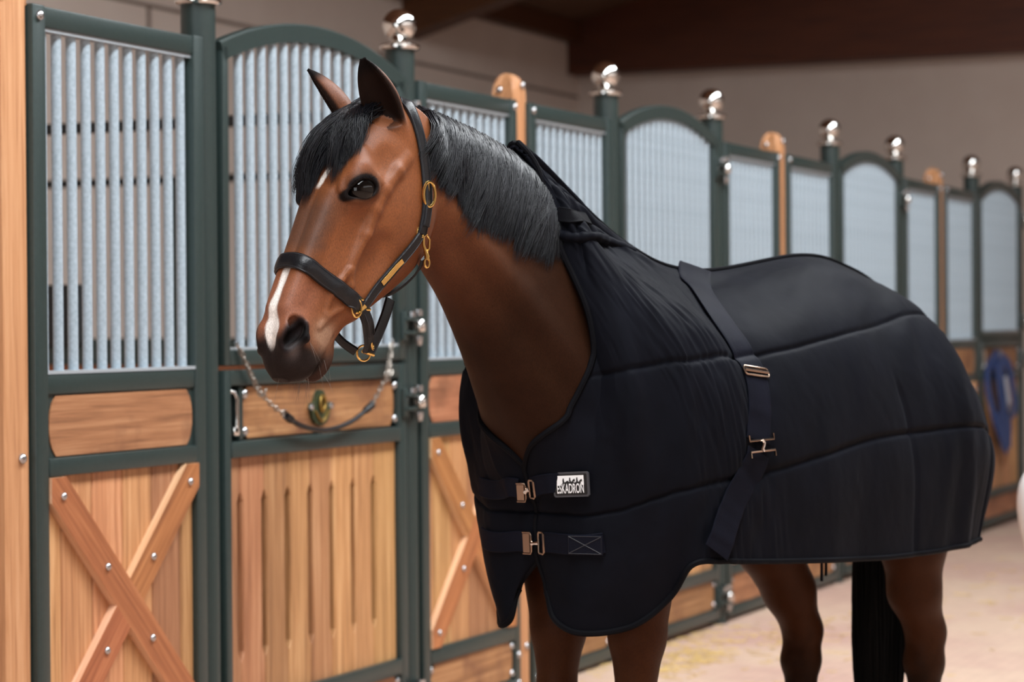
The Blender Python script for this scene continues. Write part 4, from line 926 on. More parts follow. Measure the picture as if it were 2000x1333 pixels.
# ------------------------------------------------------------------ quilted stable rug
# control net of the near half: columns from the chest closing round to the tail, rows from neckline / spine to hem
RUG = np.array([
 [(0.333, 0.000, 1.080), (0.330, 0.000, 1.002), (0.326, 0.000, 0.930), (0.320, 0.002, 0.880), (0.312, 0.012, 0.815)],
 [(0.371, 0.060, 1.184), (0.346, 0.050, 1.076), (0.334, 0.050, 0.969), (0.328, 0.050, 0.862), (0.318, 0.050, 0.754)],
 [(0.333, 0.120, 1.243), (0.332, 0.130, 1.125), (0.330, 0.140, 0.997), (0.324, 0.140, 0.869), (0.302, 0.120, 0.728)],
 [(0.316, 0.165, 1.342), (0.315, 0.210, 1.186), (0.292, 0.220, 1.057), (0.265, 0.220, 0.904), (0.223, 0.200, 0.744)],
 [(0.321, 0.155, 1.465), (0.308, 0.250, 1.268), (0.261, 0.270, 1.104), (0.215, 0.270, 0.950), (0.155, 0.260, 0.809)],
 [(0.338, 0.090, 1.618), (0.285, 0.240, 1.418), (0.203, 0.300, 1.242), (0.173, 0.320, 1.066), (0.139, 0.310, 0.884)],
 [(0.365, 0.045, 1.795), (0.254, 0.180, 1.570), (0.157, 0.310, 1.358), (0.082, 0.340, 1.121), (0.064, 0.340, 0.887)],
 [(0.362, 0.000, 1.847), (0.191, 0.100, 1.622), (0.050, 0.290, 1.416), (0.001, 0.355, 1.141), (-0.023, 0.350, 0.880)],
 [(0.008, 0.000, 1.642), (-0.052, 0.140, 1.534), (-0.078, 0.300, 1.366), (-0.130, 0.365, 1.136), (-0.176, 0.360, 0.869)],
 [(-0.291, 0.000, 1.569), (-0.282, 0.140, 1.508), (-0.248, 0.300, 1.376), (-0.324, 0.365, 1.127), (-0.351, 0.360, 0.858)],
 [(-0.757, 0.000, 1.615), (-0.659, 0.130, 1.557), (-0.556, 0.290, 1.398), (-0.601, 0.350, 1.140), (-0.625, 0.340, 0.841)],
 [(-0.979, 0.000, 1.590), (-0.937, 0.140, 1.519), (-0.853, 0.270, 1.356), (-0.909, 0.320, 1.140), (-0.909, 0.310, 0.834)],
 [(-1.160, 0.000, 1.525), (-1.150, 0.150, 1.455), (-1.120, 0.270, 1.300), (-1.150, 0.310, 1.120), (-1.150, 0.290, 0.836)],
 [(-1.290, 0.000, 1.410), (-1.310, 0.120, 1.330), (-1.330, 0.205, 1.200), (-1.360, 0.240, 1.050), (-1.270, 0.235, 0.842)],
 [(-1.370, 0.000, 1.300), (-1.430, 0.040, 1.180), (-1.470, 0.060, 1.050), (-1.430, 0.070, 0.950), (-1.340, 0.080, 0.860)]])
def cr_w(u): return np.stack([-0.5*u+u*u-0.5*u**3, 1-2.5*u*u+1.5*u**3, 0.5*u+2*u*u-1.5*u**3, -0.5*u*u+0.5*u**3], -1)
def rug_base(c, r, net=RUG):
    nc, nr = net.shape[:2]; i = np.clip(np.floor(c).astype(int), 0, nc-2); j = np.clip(np.floor(r).astype(int), 0, nr-2); wc = cr_w(c-i); wr = cr_w(r-j); out = 0
    for a in range(4):
        ii = i-1+a; col_ = 0
        for b in range(4):
            jj = j-1+b
            def at(ii, jj):
                # linear extrapolation past the borders keeps the edge tangent
                i0 = np.clip(ii, 0, nc-1); j0 = np.clip(jj, 0, nr-1); p = net[i0, j0]
                p = np.where((ii < 0)[..., None], 2*net[0, j0]-net[1, j0], p); p = np.where((ii > nc-1)[..., None], 2*net[nc-1, j0]-net[nc-2, j0], p)
                p = np.where((jj < 0)[..., None], 2*p-net[i0, np.clip(j0+1, 0, nr-1)], p); p = np.where((jj > nr-1)[..., None], 2*p-net[i0, np.clip(j0-1, 0, nr-1)], p)
                return p
            col_ = col_+wr[..., b:b+1]*at(ii, jj)
        out = out+wc[..., a:a+1]*col_
    return out
SEAM_A = ([2.9, 3, 3.5, 4, 4.5, 5, 5.5, 6, 6.5, 7, 7.5, 8, 8.5, 9, 9.5, 10, 10.5, 11, 11.5, 12, 12.5, 13, 14], [0.08, 0.14, 0.42, 0.68, 1.02, 1.42, 1.77, 2.02, 2.16, 2.21, 2.14, 2.01, 2.01, 2.01, 1.99, 1.92, 1.75, 1.50, 1.24, 1.05, 0.95, 0.9, 0.85])
SEAM_B = ([0, 0.5, 1, 1.5, 2, 2.5, 3, 3.5, 4, 4.5, 5, 5.5, 6, 7, 8, 9, 10, 11, 12, 12.5, 13, 14], [1.03, 1.44, 1.72, 1.85, 1.99, 2.16, 2.31, 2.34, 2.44, 2.76, 3.06, 3.17, 3.22, 3.24, 3.18, 3.05, 2.98, 2.95, 2.84, 2.72, 2.62, 2.55])
def vn2(x, y, s=0):
    P = np.stack([x, y, np.full_like(x, s*7.31+0.5)], -1).reshape(-1, 3); return vnoise(P, 1.0, s*131+17).reshape(x.shape)
ARC = np.concatenate([[0], np.cumsum(np.linalg.norm(np.diff(RUG[:, 2], axis=0), axis=1))])
def rug_disp(c, r):
    d = np.zeros_like(c); A = np.interp(c, np.arange(len(ARC)), ARC); fade = sst(r, 0.2, 1.4)
    for xs, ys in (SEAM_A, SEAM_B):
        rs = spl(c, xs, ys); q = (r-rs)*0.17; on = (c >= xs[0]-0.05)
        d += on*(-0.0065*np.exp(-(q/0.0045)**2)-0.007*np.exp(-np.abs(q)/0.035))
        wr = vn2(A*14.0+r*1.1+1.5*vn2(A*4, r*1.5, 23), r*1.1, 3)-0.5; d += on*fade*0.006*wr*np.exp(-np.abs(q)/0.07)      # pulls running away from the seam
    # collar rolls over the withers
    for r0, c0, c1 in ((0.30, 5.2, 8.3), (0.62, 5.0, 8.4)):
        q = (r-r0*(0.6+0.4*np.clip((c-5)/2, 0, 1)))*0.22; on = sst(c, c0, c0+0.4)*sst(c, c1, c1-0.8); d += on*(-0.009*np.exp(-(q/0.010)**2)+0.006*np.exp(-((q-0.03)/0.02)**2))
        d += on*0.003*(vn2(c*14.0, r*4, 5)-0.5)
    # vertical seams of the rear quarter, drape folds, soft unevenness
    for c0, r0 in ((10.62, 2.2), (12.6, 1.4)):
        q = (c-c0)*0.22; d += -0.005*np.exp(-(q/0.006)**2)*sst(r, r0, r0+0.4)-0.004*np.exp(-np.abs(q)/0.03)*sst(r, r0, r0+0.4)
    sh = sst(c, 2.5, 4.0)*sst(c, 8.6, 7.0)*fade; d += sh*0.018*(vn2(A*6.5+r*1.3, r*0.8, 9)-0.5)
    d += fade*(0.016*(vn2(A*5.5+r*0.3, r*0.8, 11)-0.5)+0.006*(vn2(A*13.0+r*1.3, r*1.6, 13)-0.5))+0.0012*(vn2(A*50, r*7, 15)-0.5)
    rear = sst(c, 9.5, 12.0); d += rear*0.024*(vn2(A*12+r*0.4, r*0.5, 19)-0.5)*sst(r, 0.8, 2.0)
    rc = np.interp(r, STR[1], STR[0]); d += -0.018*np.exp(-((c-rc)/0.38)**2)*sst(r, 0.1, 0.6)*sst(r, 3.9, 3.2)      # dent under the surcingle
    return d*sst(r, -0.01, 0.10)
STR = ([9.0, 8.6, 8.25, 8.18, 8.12, 7.82, 7.55, 7.2, 6.2, 5.2], [0.0, 0.73, 1.42, 1.85, 2.18, 2.6, 2.92, 3.22, 3.58, 4.0])     # surcingle: column at row
def rug_pt(c, r, off=0.0, flip=1):
    c = np.asarray(c, float); r = np.asarray(r, float); e = 0.02
    n = np.cross(rug_base(c+e, r)-rug_base(c-e, r), rug_base(c, r+e)-rug_base(c, r-e)); n /= np.linalg.norm(n, axis=-1, keepdims=True)+1e-12
    ctr = np.array([-0.4, 0.0, 1.15]); n = n*RUG_SIGN
    return rug_base(c, r)+n*(rug_disp(c, r)+off)[..., None], n
RUG_SIGN = 1.0
_p, _n = rug_pt(np.array([9.0]), np.array([2.5])); RUG_SIGN = 1.0 if _n[0, 1] > 0 else -1.0
NC_, NR_ = 400, 230
cg, rgd = np.meshgrid(np.linspace(0, 14, NC_), np.linspace(0, 4, NR_), indexing='ij')
RP, RN = rug_pt(cg, rgd)
# keep the cloth clear of the body
sd = sdf(RP.reshape(-1, 3)).reshape(cg.shape); push = np.clip(0.012-sd, 0, 0.06); RP = RP+RN*push[..., None]
RP[..., 1] = np.maximum(RP[..., 1], 0.0); RP[(rgd == 0) & (cg >= 7), 1] = 0.0
def fabric(name, c1, c2, rough, sheen, scale):
    t = NT(name); t.set(Roughness=rough); t.b.inputs['Specular IOR Level'].default_value = 0.03
    tc = t.n('ShaderNodeTexCoord'); nz = t.n('ShaderNodeTexNoise'); nz.inputs['Scale'].default_value = 7; nz.inputs['Detail'].default_value = 5; t.l(tc, 'Object', nz, 'Vector')
    r = t.ramp([(0.35, c1), (0.7, c2)]); t.l(nz, 'Fac', r, 'Fac'); t.l(r, 'Color', t.b, 'Base Color')
    wv = t.n('ShaderNodeTexNoise'); wv.inputs['Scale'].default_value = scale; wv.inputs['Detail'].default_value = 3; t.l(tc, 'Object', wv, 'Vector')
    b = t.n('ShaderNodeBump'); b.inputs['Strength'].default_value = 0.25; b.inputs['Distance'].default_value = 0.003; t.l(wv, 'Fac', b, 'Height'); t.l(b, 'Normal', t.b, 'Normal')
    t.b.inputs['Sheen Weight'].default_value = sheen; t.b.inputs['Sheen Roughness'].default_value = 0.35; t.b.inputs['Sheen Tint'].default_value = (0.75, 0.85, 1.0, 1)
    return t.m
M['rug'] = fabric('navy_black_rug_fabric', srgb(13, 14, 19), srgb(16, 17, 23), 0.62, 0.015, 45)
M['webbing'] = fabric('black_webbing', srgb(16, 17, 24), srgb(21, 22, 31), 0.55, 0.0, 400)
M['binding'] = fabric('black_binding_tape', srgb(13, 13, 16), srgb(17, 17, 20), 0.6, 0.0, 400)
M['nickel'] = simple('bronze_nickel_fitting', srgb(150, 128, 112), 0.25, 1.0)
rug = thing('stable_rug', 'black quilted stable rug with high neck buckled on the bay horse', 'horse rug', H_LOC); rug.rotation_euler = (0, 0, H_ROT)
def sheet(name, P, mat, parent, thick, flipn):
    a, b = P.shape[:2]; i = np.arange(a-1)[:, None]*b+np.arange(b-1)[None, :]
    F = np.stack([i, i+b, i+b+1, i+1], -1).reshape(-1, 4); F = F[:, ::-1] if flipn else F
    o = link(name, np_mesh(name, P.reshape(-1, 3), F, mat), parent)
    m = o.modifiers.new('thickness', 'SOLIDIFY'); m.thickness = thick; m.offset = -1; return o
_a = RP[100, 80]-RP[101, 80]; _b = RP[100, 81]-RP[100, 80]; _nn = np.cross(RP[101, 80]-RP[100, 80], RP[100, 81]-RP[100, 80]); FL = bool(_nn@RN[100, 80] < 0)
near_half = sheet('near_half', RP, M['rug'], rug, 0.014, FL)
RF = RP*np.array([1, -1, 1]); RF = RF-np.array([0.006, 0, 0])*np.exp(-(cg/0.5)**2)[..., None]; RF[..., 1] -= 0.060*sst(rgd, 2.6, 4.0)*np.exp(-(cg/1.3)**2)
far_half = sheet('far_half', RF, M['rug'], rug, 0.014, not FL)
# bound edges
def edge(path, name, r=0.0075): return MB().tube(path, r, 8).obj(name, M['binding'], rug, True)
for Q, s in ((RP, 'near'), (RF, 'far')):
    nk = int(7/14*(NC_-1))
    edge(Q[:nk+1:3, 0], 'neck_binding'); edge(Q[0, ::4], 'front_binding', 0.006); edge(Q[::3, -1], 'hem_binding'); edge(Q[-1, ::4], 'rear_binding', 0.006)
edge(RP[nk:, 0][::3]+np.array([0, 0, 0.001]), 'spine_seam', 0.006)
# straps laid on the cloth
def rug_ribbon(cs, rs, width, thick, name, off=0.004, n=50, parent=None, flip=1, mat='webbing'):
    c = catmull(np.stack([cs, rs], 1), n); P, Nn = rug_pt(c[:, 0], c[:, 1], off)
    sdv = np.clip(0.012+off-sdf(P), 0, 0.06); P = P+Nn*sdv[:, None]
    for _ in range(3): P[1:-1] = (P[:-2]+2*P[1:-1]+P[2:])/4; Nn[1:-1] = (Nn[:-2]+2*Nn[1:-1]+Nn[2:])/4
    P = P*np.array([1, flip, 1]); Nn = Nn*np.array([1, flip, 1])
    return ribbon(P, Nn, width, thick, M[mat], name, parent or rug), P, Nn
s_up, P_up, N_up = rug_ribbon(STR[0][:7], STR[1][:7], 0.084, 0.004, 'surcingle', off=0.010, n=110)
rug_ribbon([7.50]+STR[0][7:9]+[5.65], [3.02]+STR[1][7:9]+[3.90], 0.076, 0.003, 'surcingle', off=0.013, n=50)
# binding loops, buckles and clips need a local frame on the cloth
def frame(c, r, off=0.006):
    c, r = np.array([float(c)]), np.array([float(r)]); e = 0.03; P, Nn = rug_pt(c, r, off); P = P[0]+Nn[0]*max(0, 0.012+off-sdf(P)[0]); n = Nn[0]
    x = rug_base(c+e, r)[0]-rug_base(c-e, r)[0]; x = x-n*(x@n); x /= np.linalg.norm(x); y = np.cross(n, x); y = y if y[2] > 0 else -y
    return P, x, y, n
def upframe(c, r, off=0.006, tilt=0.0):
    P, x, y, n = frame(c, r, off); u = np.array([0, 0, 1.0]); u = u-n*(u@n); u /= np.linalg.norm(u); x2 = np.cross(u, n); x2 = x2 if x2@x > 0 else -x2
    ca, sa = math.cos(tilt), math.sin(tilt); return P, x2*ca+u*sa, u*ca-x2*sa, n
def fpts(fr, pts, flip=1): P, x, y, n = fr; return [(P+x*a+y*b+n*c)*np.array([1, flip, 1]) for a, b, c in pts]
def rect_ring(fr, w, h, rad, name, parent, flip=1, mat='nickel', open_=False):
    k = 0.25; w2, h2 = w/2, h/2; q = min(w2, h2)*0.35
    pts = [(-w2, -h2+q, 0), (-w2+q, -h2, 0), (w2-q, -h2, 0), (w2, -h2+q, 0), (w2, h2-q, 0), (w2-q, h2, 0), (-w2+q, h2, 0), (-w2, h2-q, 0)]
    return MB().tube(fpts(fr, pts, flip), rad, 8, True).obj(name, M[mat], parent, True)
# surcingle fittings
def rect_slide(fr, w, h, rad, name): return rect_ring(fr, w, h, rad, name, rug)
bk_f = frame(8.10, 2.20, 0.012); ti = P_up[60]-P_up[50]; ti /= np.linalg.norm(ti)
def strap_frame(P, Nn, i, off):
    t = P[min(i+2, len(P)-1)]-P[max(i-2, 0)]; t /= np.linalg.norm(t); n = Nn[i]-t*(t@Nn[i]); n /= np.linalg.norm(n); return P[i]+n*off, np.cross(t, n), -t, n
ib = int(np.argmin(np.abs(catmull(np.stack([STR[0][:7], STR[1][:7]], 1), 110)[:, 1]-2.2)))
fb = strap_frame(P_up, N_up, ib, 0.007)
rect_ring(fb, 0.090, 0.022, 0.0026, 'slide_buckle', rug); MB().tube(fpts(fb, [(-0.044, 0, 0.001), (0.044, 0, 0.001)]), 0.0035, 8).obj('slide_bar', M['nickel'], rug, True)
fh = upframe(7.57, 2.90, 0.020, 0.03)
def tee(fr, dy, sg):
    return [(-0.045, dy+0.014*sg, 0), (-0.045, dy, 0), (0.045, dy, 0), (0.045, dy+0.014*sg, 0)]
MB().tube(fpts(fh, tee(fh, -0.004, 1)), 0.0028, 8).obj('surcingle_clip', M['nickel'], rug, True)
MB().tube(fpts(fh, tee(fh, -0.030, -1)), 0.0028, 8).obj('surcingle_clip', M['nickel'], rug, True)
MB().tube(fpts(fh, [(0, -0.004, 0.002), (0.004, -0.011, 0.003), (0, -0.018, 0.004), (-0.004, -0.024, 0.003), (0, -0.030, 0.002)]), 0.0042, 8).obj('clip_hook', M['chrome'], rug, True)
# dark band and padded roll across the collar
def surf3(cr, n, off):
    c = np.array(cr, float); P, Nn = rug_pt(c[:, 0], c[:, 1], off); P = P+Nn*np.clip(0.012+off-sdf(P), 0, 0.06)[:, None]; return catmull(P, n), catmull(Nn, n)
bP, bN = surf3([(5.54, 0.14), (5.75, 0.34), (6.2, 0.58), (6.62, 0.72), (7.1, 0.72)], 36, 0.003)
ribbon(bP, bN, 0.034, 0.003, M['binding'], 'collar_band', rug)
rP, rN = surf3([(5.2, 0.05), (5.52, 0.38), (6.1, 0.74), (7.3, 0.86), (7.7, 0.66)], 80, 0.0)
MB().tube(rP, list(0.0115+0.0008*np.sin(np.linspace(0, 60, 80))+0.0008*np.sin(np.linspace(0, 23, 80))), 12).obj('collar_roll', M['rug'], rug, True)
# chest straps
us, uP, uN = rug_ribbon([0.55, 1.0, 1.45, 1.9], [0.78, 1.02, 1.20, 1.37], 0.046, 0.004, 'chest_strap', n=30)
ls, lP, lN = rug_ribbon([0.62, 1.2, 1.8, 2.5], [2.24, 2.36, 2.46, 2.62], 0.048, 0.004, 'chest_strap', n=40)
fl = upframe(2.08, 2.52, 0.0095)
MB().add(fpts(fl, [(-0.042, -0.023, -0.001), (0.042, -0.023, -0.001), (0.042, 0.023, -0.001), (-0.042, 0.023, -0.001), (-0.040, -0.021, 0.002), (0.040, -0.021, 0.002), (0.040, 0.021, 0.002), (-0.040, 0.021, 0.002)]),
         [(4, 5, 6, 7), (0, 4, 7, 3), (1, 2, 6, 5), (0, 1, 5, 4), (3, 7, 6, 2)]).obj('strap_patch', M['webbing'], rug)
for q in ([(-0.038, -0.019, 0.0025), (0.038, 0.019, 0.0025)], [(-0.038, 0.019, 0.0025), (0.038, -0.019, 0.0025)]): MB().tube(fpts(fl, q), 0.0009, 5).obj('stitching', M['thread'], rug)
MB().tube(fpts(fl, [(-0.039, -0.020, 0.0022), (0.039, -0.020, 0.0022), (0.039, 0.020, 0.0022), (-0.039, 0.020, 0.0022)]), 0.0008, 5, True).obj('stitching', M['thread'], rug)
rug_ribbon([0.55, 1.0, 1.5, 2.4], [0.82, 1.12, 1.42, 1.72], 0.046, 0.004, 'chest_strap', n=30, flip=-1)
rug_ribbon([0.45, 1.0, 1.5, 2.4], [2.22, 2.34, 2.46, 2.62], 0.048, 0.004, 'chest_strap', n=30, flip=-1)
def chest_clip(cn, rn, cf, rf, h):
    f1 = upframe(cn, rn, 0.009); f2 = upframe(cf, rf, 0.009)
    rect_ring(f1, 0.017, h+0.006, 0.0027, 'strap_loop', rug)
    P, x, y, n = f2; w = 0.009
    v = fpts(f2, [(a, b, c) for c in (-0.002, 0.0035) for a, b in ((-w, -h/2), (w, -h/2), (w, h/2), (-w, h/2))], -1)
    o = MB().add(v, [(0, 1, 2, 3), (7, 6, 5, 4), (0, 4, 5, 1), (1, 5, 6, 2), (2, 6, 7, 3), (3, 7, 4, 0)]).obj('clip_plate', M['nickel'], rug)
    MB().tube(fpts(f2, [(0.010, h/2+0.003, 0.002), (-0.011, h/2+0.003, 0.002), (-0.014, h/2-0.004, 0.003), (-0.014, -h/2+0.004, 0.003), (-0.011, -h/2-0.003, 0.002), (0.010, -h/2-0.003, 0.002)], -1), 0.0026, 8).obj('clip_frame', M['nickel'], o, True)
    a = np.array(fpts(f2, [(-0.014, 0, 0.003)], -1)[0]); b = np.array(fpts(f1, [(-0.008, 0, 0.002)])[0])
    MB().tube([a, a*0.7+b*0.3+n*0.003, a*0.4+b*0.6+n*0.004, b], [0.003, 0.0062, 0.0035, 0.0058], 8).obj('clip_hook', M['chrome'], o, True)
chest_clip(0.55, 0.82, 0.42, 0.80, 0.036); chest_clip(0.62, 2.25, 0.42, 2.20, 0.044)
# sewn badge
ex = np.linalg.norm(rug_pt(np.array([1.45]), np.array([1.3]))[0][0]-rug_pt(np.array([2.35]), np.array([1.45]))[0][0])
fp = upframe(1.9, 1.38, 0.0135, 0.06); PX, PYh = ex/2*1.08, 0.0285
def plate(hx, hy, z0, z1, b, mat, name, parent, cx=0.0, cy=0.0):
    pts = [(-hx+b, -hy), (hx-b, -hy), (hx, -hy+b), (hx, hy-b), (hx-b, hy), (-hx+b, hy), (-hx, hy-b), (-hx, -hy+b)]
    return poly_plate([(a+cx, c+cy) for a, c in pts], z0, z1, mat, name, parent)
def poly_plate(pts, z0, z1, mat, name, parent):
    n = len(pts); v = fpts(fp, [(a, b, z0) for a, b in pts]+[(a, b, z1) for a, b in pts])
    return MB().add(v, [tuple(range(n)), tuple(reversed(range(n, 2*n)))]+[(i, i+n, (i+1) % n+n, (i+1) % n) for i in range(n)]).obj(name, mat, parent)
M['badge_edge'] = simple('badge_leather_edge', srgb(62, 62, 66), 0.4); M['badge_black'] = simple('badge_black', srgb(16, 16, 18), 0.35); M['badge_white'] = simple('badge_white', srgb(235, 235, 235), 0.5)
bd = plate(PX, PYh, -0.004, 0.0012, 0.004, M['badge_edge'], 'badge', rug)
plate(PX-0.0045, PYh-0.0045, 0.0, 0.0018, 0.002, M['badge_black'], 'badge_face', bd)
fx0, fx1, fy0, fy1 = -PX*0.78, PX*0.74, -0.002, PYh*0.72
poly_plate([(fx0, fy0), (fx1, fy0), (fx1, fy1), (fx0, fy1)], 0.001, 0.0022, M['badge_white'], 'badge_field', bd)
sil = [(0.08, 0), (0.12, .15), (.2, .2), (.22, .38), (.205, .55), (.225, .62), (.22, .74), (.245, .80), (.27, .74), (.262, .6), (.28, .5), (.275, .38), (.31, .36), (.34, .45), (.39, .52), (.43, .5), (.45, .36), (.47, .4), (.455, .6), (.47, .68), (.465, .8), (.49, .87), (.512, .8), (.505, .68), (.52, .56), (.515, .45), (.56, .42), (.6, .62), (.65, .72), (.675, .68), (.67, .5), (.685, .44), (.66, .40), (.63, .44), (.62, .32), (.70, .32), (.735, .5), (.72, .62), (.735, .7), (.73, .8), (.755, .87), (.778, .8), (.77, .66), (.785, .55), (.78, .42), (.83, .38), (.86, .55), (.91, .66), (.945, .62), (.935, .48), (.95, .42), (.92, .38), (.90, .42), (.885, .3), (.90, .12), (.92, 0)]
poly_plate([(fx0+(fx1-fx0)*a, fy0+(fy1-fy0)*b*0.92) for a, b in sil], 0.002, 0.0028, M['badge_black'], 'riders_silhouette', bd)
cu = bpy.data.curves.new('lettering', 'FONT'); cu.body = 'ESKADRON'; cu.size = 1.0; cu.offset = 0.012; cu.space_character = 1.0
to = bpy.data.objects.new('lettering', cu); col.objects.link(to); dg = bpy.context.evaluated_depsgraph_get(); tm = bpy.data.meshes.new_from_object(to.evaluated_get(dg)); bpy.data.objects.remove(to)
co = np.array([v.co[:] for v in tm.vertices]); mn, mxx = co.min(0), co.max(0)
ly0, ly1 = -PYh*0.70, PYh*0.08
q = [((fx0+(fx1-fx0)*(c[0]-mn[0])/(mxx[0]-mn[0])), ly0+(ly1-ly0)*(c[1]-mn[1])/(mxx[1]-mn[1]), 0.0032) for c in co]
for v_, p_ in zip(tm.vertices, fpts(fp, q)): v_.co = Vector(p_)
tm.materials.clear(); tm.materials.append(M['badge_white']); link('lettering', tm, bd)
# loose strap ends under the belly, in front of the tail
for i, (x_, y_) in enumerate(((-0.855, 0.0), (-0.885, -0.005))):
    MB().tube([(x_, y_, 0.95), (x_-0.003, y_, 0.85), (x_+0.002*i, y_, 0.74+0.012*i)], 0.005, 6, flat=(1.0, 0.5)).obj('strap_end', M['webbing'], rug, True)

# ------------------------------------------------------------------ small things around the stalls
M['chainsteel'] = simple('dull_chain_steel', srgb(150, 142, 134), 0.35, 1.0)
def link_mesh():
    pts = []
    for k in range(16):
        a = 2*math.pi*k/16; pts.append((0.0065*math.cos(a), 0, 0.0115*math.sin(a)))
    return MB().tube(pts, 0.0024, 6, True, up=(0, 1, 0)).mesh('link', M['chainsteel'], True)
LINK = link_mesh()
def chain_run(root, pts):
    P_ = catmull(pts, 400); L = np.concatenate([[0], np.cumsum(np.linalg.norm(np.diff(P_, axis=0), axis=1))]); n = int(L[-1]/0.0185)
    for k in range(n):
        s_ = (k+0.5)*L[-1]/n; p = np.array([np.interp(s_, L, P_[:, j]) for j in range(3)]); p2 = np.array([np.interp(s_+0.004, L, P_[:, j]) for j in range(3)])
        d = Vector(p2-p).normalized(); q = d.to_track_quat('Z', 'Y'); q = q @ Matrix.Rotation(math.pi/2*(k % 2)+0.4, 3, 'Z').to_quaternion()
        o = link('link', LINK, root, tuple(p)); o.rotation_mode = 'QUATERNION'; o.rotation_quaternion = q
ch = thing('stall_chain', 'steel chain with a black leather sleeve hung across the nearest gate below the horse muzzle', 'chain')
chain_run(ch, [(1.094, -0.058, 1.385), (1.16, -0.07, 1.285), (1.25, -0.075, 1.205), (1.345, -0.08, 1.160)])
chain_run(ch, [(1.10, -0.062, 1.375), (1.135, -0.075, 1.31), (1.185, -0.08, 1.235), (1.215, -0.08, 1.225), (1.235, -0.078, 1.24)])
chain_run(ch, [(1.945, -0.08, 1.172), (2.03, -0.075, 1.235), (2.085, -0.07, 1.29), (2.135, -0.06, 1.375)])
chain_run(ch, [(2.135, -0.062, 1.372), (2.075, -0.078, 1.31), (2.05, -0.08, 1.262), (2.075, -0.08, 1.255), (2.11, -0.07, 1.30)])
lp = catmull([(1.352, -0.082, 1.155), (1.45, -0.085, 1.118), (1.607, -0.085, 1.098), (1.78, -0.085, 1.118), (1.938, -0.082, 1.168)], 40)
MB().tube(lp, 0.0085, 10).obj('leather_sleeve', M['leather'], ch, True)
for a, b in ((0, 5), (35, 39)): MB().tube(lp[a:b+1], [0.0135]*(b-a)+[0.010] if a == 0 else [0.010]+[0.0135]*(b-a), 10).obj('sleeve_end', M['leather'], ch, True)
for p in ((1.346, -0.081, 1.160), (1.944, -0.08, 1.172)): MB().tube([(p[0]+0.012*math.cos(a), p[1], p[2]+0.012*math.sin(a)) for a in [2*math.pi*k/14 for k in range(14)]], 0.0024, 6, True).obj('ring', M['bolt'], ch, True)
for x in (1.094, 2.135): MB().tube([(x, -0.05, 1.39), (x, -0.062, 1.39), (x, -0.066, 1.38), (x, -0.060, 1.372)], 0.003, 6).obj('hook', M['bolt'], ch, True)
# blue headcollar hung on the farthest gate
M['blue'] = simple('blue_webbing', srgb(20, 52, 104), 0.6, noise=srgb(26, 62, 120), scale=80); M['pale'] = simple('pale_padding', srgb(170, 176, 190), 0.7)
bh = thing('hanging_headcollar', 'blue webbing headcollar hanging on the farthest gate behind the rump', 'headcollar', (11.22, -0.06, 0)); bh.scale = (1.75, 1, 1)
def blue_loop(pts, w, name, mat='blue'):
    P_ = catmull(pts, 28); ribbon(P_, np.tile([0.0, -1.0, 0.0], (28, 1)), w, 0.006, M[mat], name, bh)
blue_loop([(0.06, -0.005, 1.20), (-0.10, -0.01, 1.12), (-0.14, -0.02, 0.98), (-0.06, -0.025, 0.80), (0.05, -0.02, 0.66)], 0.085, 'crown_strap')
blue_loop([(0.06, -0.005, 1.20), (0.24, -0.01, 1.12), (0.30, -0.02, 0.95), (0.32, -0.025, 0.82), (0.22, -0.02, 0.78)], 0.085, 'cheek_strap')
blue_loop([(0.02, -0.025, 1.15), (0.07, -0.03, 0.98), (0.12, -0.03, 0.82), (0.16, -0.03, 0.70), (0.15, -0.03, 0.55)], 0.15, 'noseband')
blue_loop([(-0.02, -0.03, 0.80), (0.03, -0.034, 0.68), (0.10, -0.034, 0.58), (0.17, -0.03, 0.54)], 0.09, 'throat_strap')
blue_loop([(0.10, -0.042, 1.05), (0.13, -0.044, 0.96), (0.16, -0.044, 0.86)], 0.045, 'padding', 'pale')
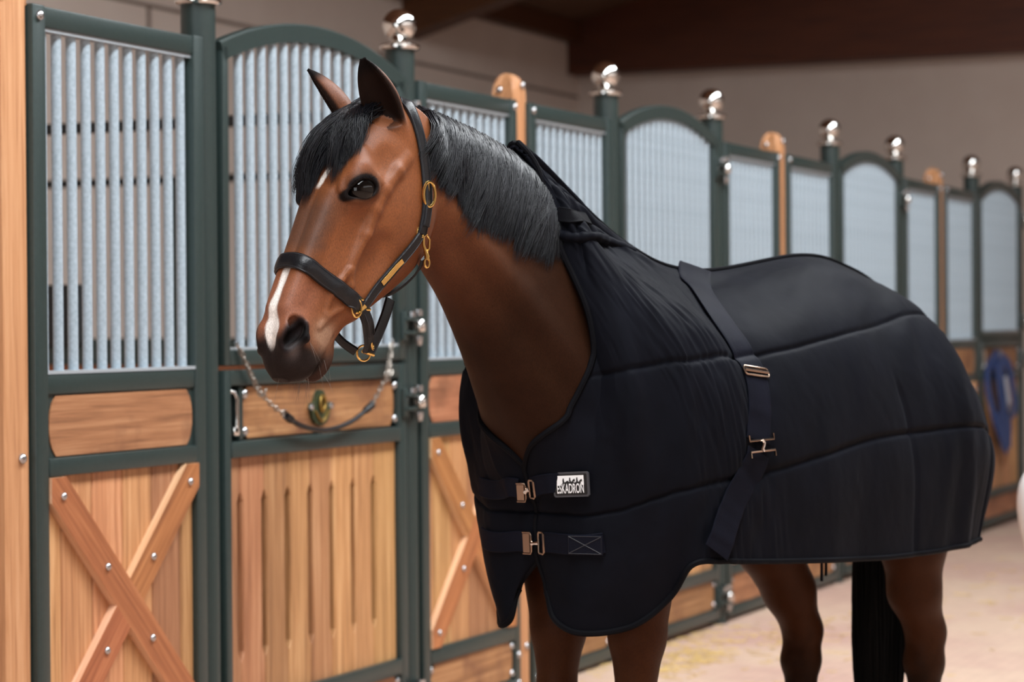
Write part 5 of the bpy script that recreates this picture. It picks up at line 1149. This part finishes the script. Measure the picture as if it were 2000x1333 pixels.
MB().tube([(0.17+0.035*math.cos(a), -0.05, 0.83+0.04*math.sin(a)) for a in [2*math.pi*k/16 for k in range(16)]], 0.006, 6, True).obj('ring', M['bolt'], bh, True)
MB().tube([(0.06, 0.02, 1.235), (0.06, -0.02, 1.235), (0.06, -0.03, 1.20), (0.06, -0.018, 1.185)], 0.005, 6).obj('hook', M['bolt'], bh, True)
# straw blown along the foot of the stalls
M['straw'] = simple('straw', srgb(214, 184, 120), 0.7)
rs_ = np.random.default_rng(5); SP = []
for cx_, cy_, sp_, n_ in ((4.6, -0.18, 0.5, 150), (4.3, -0.35, 0.25, 110), (5.4, -0.5, 0.5, 70), (6.0, -0.9, 0.9, 60), (8.6, -1.0, 1.0, 70), (3.6, -0.9, 0.7, 40)):
    for _ in range(n_):
        x, y = cx_+rs_.normal(0, sp_), min(-0.06, cy_+rs_.normal(0, sp_*0.28)); a = rs_.uniform(0, 6.28); L = rs_.uniform(0.03, 0.11)
        SP.append([(x+math.cos(a)*L*(q-0.5), y+math.sin(a)*L*(q-0.5), 0.004+0.006*abs(q-0.3)) for q in (0, 0.33, 0.66, 1)])
tag(link('straw', strands_mesh('straw', np.array(SP), 0.0022, M['straw'])), 'loose yellow straw scattered on the floor along the stall fronts', 'straw', kind='stuff')
# unidentified white thing cut off by the right edge, its full shape invented
wl_ = CAM_LOC*np.array([1, 1, 0])+np.array([math.cos(YAW), math.sin(YAW), 0])*8.0+np.array([math.sin(YAW), -math.cos(YAW), 0])*1.815
prof = [(0.15, 0.0), (0.155, 0.03), (0.13, 0.12), (0.105, 0.30), (0.10, 0.54), (0.115, 0.66), (0.138, 0.76), (0.145, 0.83), (0.135, 0.90), (0.10, 0.96), (0.05, 0.995), (0.004, 1.005)]
wo = MB().lathe([tuple(p) for p in catmull(np.array(prof), 40)], 36).obj('white_rounded_object', simple('white_gloss', srgb(238, 236, 236), 0.4), None, True, tuple(wl_))
tag(wo, 'smooth rounded white object cut off by the right edge of the picture', 'unidentified object')
